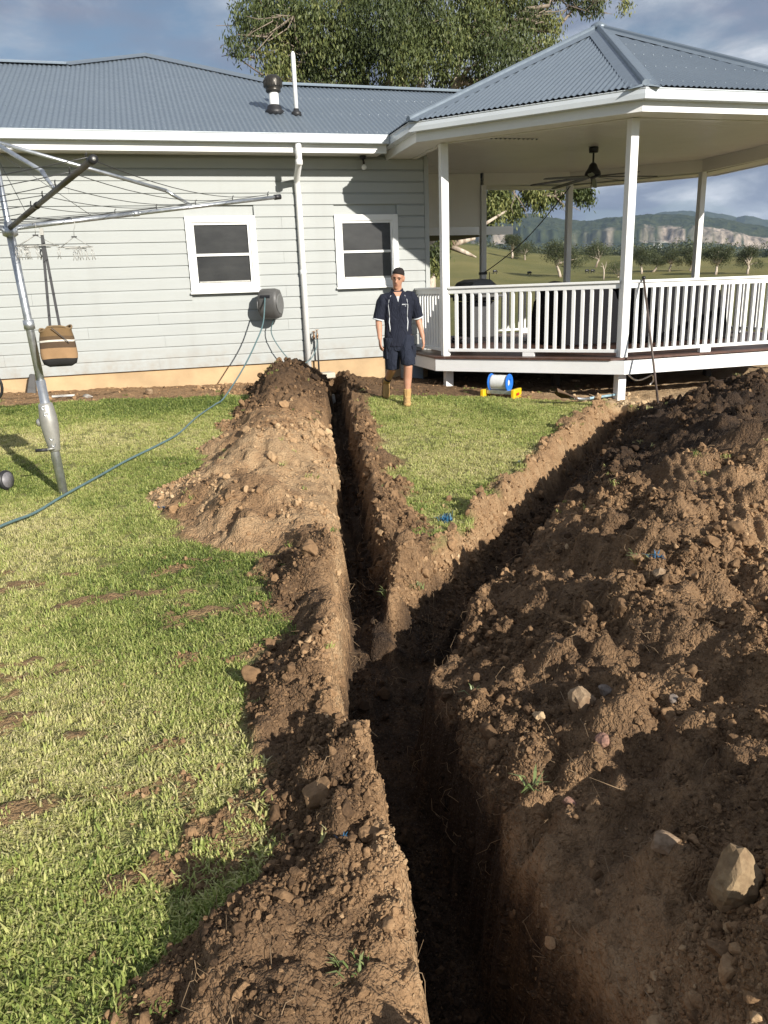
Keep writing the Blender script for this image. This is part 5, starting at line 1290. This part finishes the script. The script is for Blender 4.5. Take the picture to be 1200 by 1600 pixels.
hb_.loft(rg_); mpart('hair', hb_, hairm)
# polo shirt
s = MB()
s.loft(eloft([(0, .01, .755), (0, .008, .90), (0, .005, 1.02), (0, .005, 1.16), (0, .003, 1.28), (0, .002, 1.35), (0, .0, 1.405), (0, -.004, 1.445)], [(.182, .128), (.180, .124), (.172, .118), (.182, .124), (.198, .126), (.190, .115), (.130, .088), (.070, .070)], 24, (0, -1, 0), .9))
for a_, e_ in ((shL, elL), (shR, elR)):
    d = (e_-a_); s.loft(eloft([a_-d*.10+Vector((-.075*math.copysign(1, a_.x), 0, -.02)), a_+Vector((-.012*math.copysign(1, a_.x), 0, -.012)), a_+d*.20, a_+d*.55, a_+d*.98], [.056, .069, .073, .074, (.077, .071)], 14))
fused('polo_shirt', s, navy, .009, 5)
for a_, e_ in ((shL, elL), (shR, elR)):
    d = (e_-a_); q = a_+d*.985; mpart('sleeve_trim', MB().loft(eloft([q-d*.035, q+d*.02], [(.0775, .0715), (.0785, .0725)], 16)), trim)
cg = MB(); cang = [R(-90+32+k*(360-64)/20) for k in range(21)]
cg.loft([[Vector((rx*math.cos(a), .006+ry*math.sin(a), z-.022*max(0, -math.sin(a)))) for a in cang] for rx, ry, z in ((.092, .088, 1.408), (.074, .074, 1.462), (.064, .066, 1.470), (.070, .068, 1.425))], False, True, False); mpart('collar', cg, navy)
def on_front(x, z, out=.003):
    w_ = np.interp(z, [.80, .90, 1.02, 1.16, 1.28, 1.35, 1.405], [.182, .180, .172, .182, .198, .190, .130]); q = np.interp(z, [.80, .90, 1.02, 1.16, 1.28, 1.35, 1.405], [.128, .124, .118, .124, .126, .115, .088])
    return Vector((x, .005-q*math.sqrt(max(0, 1-(x/w_)**2))**.92-out, z))
mpart('undershirt', MB().add([on_front(-.020, 1.372, .0075), on_front(.020, 1.372, .0075), on_front(.0, 1.30, .0065)], [(0, 1, 2)]), paint('pale_grey_undershirt', (.50, .53, .56), .8))
mpart('throat', MB().add([on_front(-.052, 1.425, .006), on_front(.052, 1.425, .006), on_front(0, 1.335, .005)], [(0, 1, 2)]), skin.m)
for s_ in (-1, 1):
    mpart('piping', MB().tube([on_front(s_*x, z) for x, z in ((.085, 1.385), (.112, 1.33), (.122, 1.26), (.115, 1.18), (.112, 1.12))], .0035, 6), trim)
    mpart('side_stripe', MB().tube([on_front(s_*x, z) for x, z in ((.112, 1.12), (.118, 1.06), (.110, .98), (.112, .94))], [.003, .007, .006, .002], 6), trim)
# small printed wordmark, too small in the photo to read
for k in range(6): mpart('chest_print', MB().box(on_front(.054+.0125*k, 1.272, .002), (.010, .003, .011)), trim)
mpart('chest_print', MB().box(on_front(.088, 1.252, .002), (.022, .003, .005)), trim)
for z in (1.30, 1.26, 1.22): mpart('button', MB().lathe(on_front(.002, z, .001), [(.005, -.001), (.005, .002)], 8, (0, -1, 0)), M['black'])
# shorts
s = MB()
s.loft(eloft([(0, .005, .70), (0, .005, .80), (0, .005, .90), (0, .004, .95)], [(.13, .105), (.178, .122), (.172, .118), (.162, .110)], 20))
s.loft(eloft([hipL+Vector((-.005, 0, -.03)), hipL.lerp(knL, .45), knL+Vector((0, 0, .035)), knL+Vector((0, .004, -.01))], [.108, .104, .094, (.093, .090)], 16))
s.loft(eloft([hipR+Vector((.005, 0, -.03)), hipR.lerp(knR, .45), knR+Vector((0, 0, .075)), knR+Vector((0, .004, .035))], [.108, .104, .095, (.094, .092)], 16))
fused('shorts', s, navy2, .009, 5)
for s_, h_, k_ in ((-1, hipL, knL), (1, hipR, knR)):
    q = h_.lerp(k_, .52); mpart('cargo_pocket', MB().box(q+Vector((s_*.088, -.035, 0)), (.02, .10, .15), Matrix.Rotation(R(-25*s_), 3, 'Z')), navy2)
# boots
for k_, a_, fd in ((knR, anR, Vector((-.05, -1, -.02)).normalized()), (knL, anL, Vector((-.04, -.30, -.95)).normalized())):
    up2 = (k_-a_).normalized(); heel = a_-up2*.065 if fd.y < -.8 else a_-up2*.055
    bt = MB(); up3 = (up2-fd*up2.dot(fd)).normalized()
    bt.loft(eloft([a_-up2*.03, a_+up2*.03, a_+up2*.10], [.050, .050, .053], 14))
    rings = eloft([heel-fd*.075+up3*.03, heel-fd*.05+up3*.03, heel+fd*.03+up3*.035, heel+fd*.09+up3*.025, heel+fd*.15+up3*.012, heel+fd*.19+up3*.008, heel+fd*.205+up3*.006], [(.025, .03), (.040, .052), (.043, .06), (.046, .05), (.050, .037), (.042, .030), (.02, .016)], 14, tuple(up3))
    bt.loft(rings); bo = fused('boot', bt, tanb, .007, 3)
    sl2 = MB(); lat = fd.cross(up3)
    out_ = [(-.082, .02), (-.06, .040), (0, .044), (.06, .045), (.13, .052), (.185, .046), (.212, .02)]
    ring0 = [heel+fd*t+lat*w_-up3*.022 for t, w_ in out_]+[heel+fd*t-lat*w_-up3*.022 for t, w_ in out_[::-1]]
    sl2.extr(ring0, -up3*.022); mpart('sole', sl2, sole, bo)
    for t in (.03, .055, .08, .105):
        q = heel+fd*t+up3*(.098-.33*t+.0); mpart('lace', MB().tube([q-lat*.024-up3*.006, q, q+lat*.024-up3*.006], .0035, 5), paint('lace_tan', (.55, .42, .2), .8), bo)
    mpart('sock', MB().loft(eloft([a_+up2*.085, a_+up2*.125], [.051, .050], 14)), cloth('dark_sock', (.03, .03, .032), (.05, .05, .05)) if fd.y > -.8 else tanb, man)
# ------------------------------------------------------------------ grass, clods, roots, stones
gr = Mat('lawn_grass_blade', .55, 0, .3)
dry = gr.attr('dry', 'INSTANCER'); bt_ = gr.attr('tint')
f_ = gr.math('ADD', gr.math('MULTIPLY', bt_, .62), gr.math('MULTIPLY', dry, .62))
c_ = gr.ramp(f_, [(.08, (.085, .13, .030)), (.30, (.235, .295, .070)), (.48, (.41, .45, .135)), (.68, (.55, .53, .21)), (.92, (.64, .57, .31))])
gr.col(c_); tr = gr.N.new('ShaderNodeBsdfTranslucent'); gr.L.new(c_, tr.inputs[0]); ms = gr.N.new('ShaderNodeMixShader'); ms.inputs[0].default_value = .35
o_n = [n for n in gr.N if n.type == 'OUTPUT_MATERIAL'][0]; gr.L.new(gr.b.outputs[0], ms.inputs[1]); gr.L.new(tr.outputs[0], ms.inputs[2]); gr.L.new(ms.outputs[0], o_n.inputs[0])
def tuft(seed, n, ln, spread, flat, wide=1.0, mat=None):
    rg = np.random.default_rng(seed); V = []; F = []; T_ = []
    for i in range(n):
        a = rg.uniform(0, 6.28); q = spread*math.sqrt(rg.uniform()); bx, by = q*math.cos(a), q*math.sin(a)
        a2 = rg.uniform(0, 6.28); l = ln*rg.uniform(.5, 1.25); w = .0024*wide*rg.uniform(.7, 1.35); lean = rg.uniform(.35, 1.0)*flat
        dx, dy = math.cos(a2), math.sin(a2); sx, sy = -dy*w, dx*w; t0 = np.clip(rg.normal(.45, .26), 0, 1); k = len(V)
        pts = [(0, -.012), (l*.42*lean, l*.48*(1.15-lean*.55)), (l*(.55+.45*lean)*lean, l*(.78-.62*lean*rg.uniform(.6, 1.1)))]
        for j, (h_, z_) in enumerate(pts):
            ww = (1, .9, .0)[j]
            if j < 2: V += [(bx+dx*h_-sx*ww, by+dy*h_-sy*ww, z_), (bx+dx*h_+sx*ww, by+dy*h_+sy*ww, z_)]; T_ += [t0*.8, t0*.8]
            else: V.append((bx+dx*h_, by+dy*h_, max(z_, .004))); T_.append(min(1, t0+.15))
        F += [(k, k+1, k+3), (k, k+3, k+2), (k+2, k+3, k+4)]
    me = npmesh('grass_tuft', V, F, mat or gr.m, False, None, {'tint': T_}); d = me.data; bpy.data.objects.remove(me); return d
tufts = [tuft(1, 22, .044, .036, 1.05, 1.15), tuft(2, 22, .050, .038, 1.1, 1.2), tuft(3, 20, .036, .034, .95, 1.0), tuft(4, 24, .046, .042, 1.1, 1.1), tuft(5, 14, .058, .030, .95, 1.2), tuft(6, 18, .042, .038, 1.12, 1.25)]
def sample(x0, x1, y0, y1, n):
    return rng.uniform(x0, x1, n), rng.uniform(y0, y1, n)
PX = []; PY = []
for x0, x1, y0, y1, dn in ((-2.4, .9, .5, 2.6, 1400), (-2.2, 1.0, 2.6, 4.4, 1150), (-2.9, 1.6, 4.4, 7.0, 900), (-4.2, 2.0, 7.0, 11.6, 760), (1.0, 4.2, 3.7, 7.0, 900), (1.5, 6.2, 7.0, 10.9, 760), (3.0, 7.5, 4, 9, 120)):
    a, b_ = sample(x0, x1, y0, y1, int((x1-x0)*(y1-y0)*dn)); PX.append(a); PY.append(b_)
PX = np.concatenate(PX); PY = np.concatenate(PY)
# only what can be seen from about here
azp = np.degrees(np.arctan2(PX, PY)); m = (azp > -27-14*(PY < 5)-6) & (azp < 52) & ~((PX < -1.6) & (PY < 2.6) & (rng.uniform(size=len(PX)) < .35)); PX, PY = PX[m], PY[m]
gs = grid_sample(PX, PY, tsoil); gp_ = grid_sample(PX, PY, tpatch); gzz = grid_sample(PX, PY, tz)
edge = fbm(PX, PY, 5, 3, 501)
pr_ = np.clip(1-gs*1.35+edge*.25, 0, 1)*(1-.80*np.clip(gp_*1.4, 0, 1))+.006*(gs > .5)*(gzz > -.05)
th = fbm(PX, PY, 1.6, 4, 503); pr_ = pr_*np.clip(.95+.7*th, .35, 1)
m = (rng.uniform(size=len(PX)) < pr_) & (gzz > -.12); PX, PY, gs, gzz = PX[m], PY[m], gs[m], gzz[m]
n_ = len(PX)
dryv = .54+.95*fbm(PX, PY, .55, 4, 511)+.30*fbm(PX, PY, 3.2, 3, 513)
dryv = dryv-.30*sstep(8.2, 10.2, PY+.6*fbm(PX, PY, 1, 2, 515))*(PX < 1.4)+.10*sstep(9, 6, PY)*sstep(3.5, 5.5, PY)*(PX < 1.2)-.10*(PX > 1.2)*sstep(6.5, 9, PY)
dryv = dryv+.26*np.exp(-((PX-2.6)**2+(PY-6.6)**2)/.9)+.30*sstep(4.2, 2.2, PY)
dryv = np.clip(dryv+rng.normal(size=n_)*.10, 0, 1)
lush = sstep(8.6, 10.4, PY)
scl = (.72+.35*rng.uniform(size=n_))*(1+.30*lush+.02*sstep(3.4, 1.8, PY))*(1-.12*dryv)
rot = np.stack([rng.normal(size=n_)*.12, rng.normal(size=n_)*.12, rng.uniform(0, 6.28, n_)], 1)
pick = rng.integers(0, 6, n_)
scatter('lawn', np.stack([PX, PY, gzz], 1), rot, scl, pick, tufts, {'dry': dryv}, kind='stuff')

# soil crumbs and clods
cm_ = Mat('soil_crumb', .95, 0, .2); tv = cm_.attr('tone', 'INSTANCER'); n2c = cm_.noise(2.5, 5, .6)
cm_.col(cm_.ramp(cm_.math('ADD', tv, cm_.math('MULTIPLY', cm_.math('SUBTRACT', n2c, .5), .35)), [(.08, (.037, .023, .014)), (.30, (.128, .077, .041)), (.52, (.300, .184, .096)), (.76, (.460, .318, .180)), (.98, (.57, .44, .28))]))
cm_.bump(cm_.noise(2.2, 5, .65), .004, .9)
cl_src = []
def clod_mesh(seed):
    bm = bmesh.new(); bmesh.ops.create_icosphere(bm, subdivisions=3, radius=1.); rg = np.random.default_rng(seed)
    nn = rg.normal(size=(14, 3)); nn /= np.linalg.norm(nn, axis=1)[:, None]; dd = rg.uniform(.45, .95, 14); ph = rg.uniform(0, 6, (6, 3)); kk = rg.normal(size=(6, 3))*3.2
    for v in bm.verts:
        p = np.array(v.co)
        for n0, d0 in zip(nn, dd):
            q = p @ n0
            if q > d0: p = p-n0*(q-d0)*.92
        p = p*(1+.05*sum(math.sin(float(p @ kk[i])+ph[i, 0]) for i in range(6))+rg.normal()*.035)
        v.co = Vector((p[0]*1.1, p[1]*.95, p[2]*.85))
    me = bpy.data.meshes.new('soil_clod'); bm.to_mesh(me); bm.free(); me.materials.append(cm_.m); return me
for k in range(8):
    me = clod_mesh(60+k); me.polygons.foreach_set('use_smooth', [k % 3 == 0]*len(me.polygons)); cl_src.append(me)
CX = []; CY_ = []
for x0, x1, y0, y1, n in ((-.4, 2.6, .5, 3.4, 60000), (.3, 3.6, 3.0, 5.5, 26000), (1.5, 7.5, 5.0, 9.0, 22000), (-.4, 2.2, 4.3, 8.0, 14000), (.4, 2.8, 8., 12.3, 8000), (-4, 6.5, 9, 12.4, 3000)):
    a, b_ = sample(x0, x1, y0, y1, n); CX.append(a); CY_.append(b_)
nbig = sum(len(q) for q in CX)
for x0, x1, y0, y1, n in ((-.3, 2.2, .5, 2.9, 105000), (.3, 3., 2.9, 4.4, 40000)):
    a, b_ = sample(x0, x1, y0, y1, n); CX.append(a); CY_.append(b_)
ismall = np.arange(sum(len(q) for q in CX)) >= nbig
CX = np.concatenate(CX); CY_ = np.concatenate(CY_)
cs_ = grid_sample(CX, CY_, tsoil); cl2 = grid_sample(CX, CY_, tlump); ct = grid_sample(CX, CY_, ttone); cz = grid_sample(CX, CY_, tz); cp = grid_sample(CX, CY_, tpatch)
clus = np.clip(.42+2.3*fbm(CX, CY_, 2.2, 4, 521), .05, 1)
m = rng.uniform(size=len(CX)) < np.clip(cs_*(.16+.9*cl2)*clus+.25*cp+.012*(CY_ < 5.5), 0, 1); CX, CY_, ct, cz, cl2, ismall = CX[m], CY_[m], ct[m], cz[m], cl2[m], ismall[m]
n_ = len(CX); dist = np.hypot(CX, CY_)
sz = .0042*np.exp(np.abs(rng.normal(size=n_))*.60)*(1+.15*np.clip(dist-2, 0, 9))
sz = np.where(rng.uniform(size=n_) < .014*np.clip(cl2*2, .2, 1), sz*2.4, sz); sz = np.where(ismall, rng.uniform(.0022, .0060, n_), np.clip(sz, .004, .062))
scatter('soil_clods', np.stack([CX, CY_, cz+sz*.28], 1), rng.uniform(0, 6.28, (n_, 3)), sz, rng.integers(0, 8, n_), cl_src, {'tone': np.clip(ct+rng.normal(size=n_)*.075+.0+.22*(rng.uniform(size=n_) < .02), 0, 1)}, kind='stuff')

# fine roots torn out along the trench sides and in the spoil
rm_ = paint('grass_roots', (.30, .20, .11), .8, .2, 20)
rt_ = MB(); rg = np.random.default_rng(77); cnt = 0
rx_, ry_ = sample(-.2, 2.2, 1.0, 4.6, 5000); rx2, ry2 = sample(.4, 4.5, 4, 9, 3500); rx_ = np.concatenate([rx_, rx2]); ry_ = np.concatenate([ry_, ry2])
rzz = grid_sample(rx_, ry_, tz); rs_ = grid_sample(rx_, ry_, tsoil)
gx_ = (grid_sample(rx_+.03, ry_, tz)-grid_sample(rx_-.03, ry_, tz))/.06; gy_ = (grid_sample(rx_, ry_+.03, tz)-grid_sample(rx_, ry_-.03, tz))/.06
st = np.hypot(gx_, gy_); pick_ = np.where((rs_ > .4) & (rng.uniform(size=len(rx_)) < np.clip(.05+.40*(st > 1.2), 0, 1)) & (rzz > -.45))[0]
for i in pick_[:2000]:
    p = np.array([rx_[i], ry_[i], rzz[i]]); nrm = np.array([-gx_[i], -gy_[i], 1.]); nrm /= np.linalg.norm(nrm); l = rg.uniform(.03, .11)*(1 if ry_[i] < 4 else 1.3)
    t_ = rg.normal(size=3); t_ -= nrm*(t_ @ nrm); t_ /= np.linalg.norm(t_); q = [p-nrm*.01, p+nrm*l*.25+t_*l*.35, p+nrm*l*.28+t_*l*.75+rg.normal(size=3)*l*.15, p+nrm*l*.12+t_*l+rg.normal(size=3)*l*.25-np.array([0, 0, l*.3])]
    rt_.tube(q, [.0014, .0012, .001, .0006] if ry_[i] < 4 else [.0016, .0014, .0012, .0008], 3, False)
rt_.build('grass_roots', rm_, None, kind='stuff')

rockm = stone_mat('earthy_yellow_rock', (.20, .135, .075), (.38, .28, .16))
# stones that can be picked out
stone(1.245, 2.064, .060, tanst, 'large pale earthy stone in the middle of the near spoil heap', 11, (.9, .75, 1.), .3, sub=3)
stone(1.213, 1.874, .032, pkst, 'reddish stone with a pale face just below the large pale earthy stone', 12, sub=3)
stone(1.09, 1.15, .080, rockm, 'biggest angular yellowish rock at the right edge near the camera', 13, (.75, .7, 1.05), .32, name='rock', cat='rock', sub=3)
stone(1.02, 1.737, .024, pkst, 'small pink stone beside the green weed on the heap', 14)
stone(1.94, 2.64, .045, tanst, 'blocky tan fragment just below the blue marked tuft on the heap', 15, (1, .7, .6))
stone(1.37, 2.12, .030, gyst, 'grey stone right of the large pale earthy stone', 16)
stone(1.50, 1.92, .024, gyst, 'small whitish stone in the hollow right of the reddish stone', 17)
stone(.60, 1.56, .055, gyst, 'round grey stone on the dark trench floor, left of a pair', 18, sub=3)
stone(.705, 1.50, .055, gyst, 'round grey stone on the dark trench floor, right of a pair', 19, sub=3)
stone(1.06, 1.35, .040, brst, 'earthy stone in the shade left of the biggest angular rock', 20)
stone(2.52, 11.80, .07, wst, 'white broken stone at the house end of the left trench', 21, (.6, .6, 1.3), .2)
stone(1.95, 11.15, .055, gyst, 'pale stone on top of the dark spoil pile by the house', 22)
stone(4.72, 9.80, .06, brst, 'brown clod of earth beside the yellow spool stand', 23)
stone(5.35, 9.15, .06, tanst, 'pale stone behind the shovel blade under the deck edge', 24)
# survey paint on the turf
bluem = Mat('blue_marking_paint_on_grass', .6); bluem.col(bluem.ramp(bluem.attr('tint'), [(.2, (.012, .07, .15)), (.7, (.05, .19, .33))]))
bts = [tuft(31, 46, .085, .045, .75, 1.6, bluem.m), tuft(32, 30, .07, .035, .9, 1.6, bluem.m)]
for x, y, s_, k, lab in ((1.825, 4.93, 1.1, 0, 'grass tuft sprayed blue on the island of turf between the trenches'), (-.107, 6.02, .8, 1, 'grass tuft sprayed blue on the lawn left of the pale spoil'), (2.035, 2.79, .8, 1, 'tuft with blue paint lying on top of the right spoil heap'), (.342, 1.776, .35, 1, 'tiny speck of blue painted turf in the near trench bank'), (3.05, 6.3, .55, 1, 'small blue painted tuft at the right rim of the turf island')):
    o = bpy.data.objects.new('marked_tuft', bts[k]); COL.objects.link(o); o.location = (x, y, gz(x, y)+.0); o.scale = (s_, s_, s_); tag(o, lab, 'grass tuft')
wm = Mat('weed_leaf', .5); wm.col(wm.ramp(wm.attr('tint'), [(.2, (.10, .15, .04)), (.8, (.30, .32, .13))]))
wts = [tuft(41, 9, .14, .03, 1.1, 2.2, wm.m), tuft(42, 26, .10, .06, .9, 1.6, wm.m)]
for x, y, s_, k, lab in ((.93, 1.83, .8, 0, 'pale green weed strip lying on the near edge of the heap'), (2.0, 2.84, .8, 1, 'green turf scrap around the blue paint on the right heap'), (1.12, 3.95, .8, 1, 'turf scrap hanging at the tip of the island between trenches'), (1.30, 4.02, .7, 1, 'second turf scrap right of the island tip'), (1.02, 2.5, .5, 0, 'thin green blades on the left shoulder of the right heap'), (.28, 1.40, .7, 1, 'dark grass clump in the hollow of the near left bank')):
    o = bpy.data.objects.new('turf_scrap', wts[k]); COL.objects.link(o); o.location = (x, y, gz(x, y)); o.scale = (s_, s_, s_); o.rotation_euler = (0, 0, x*7); tag(o, lab, 'turf scrap')
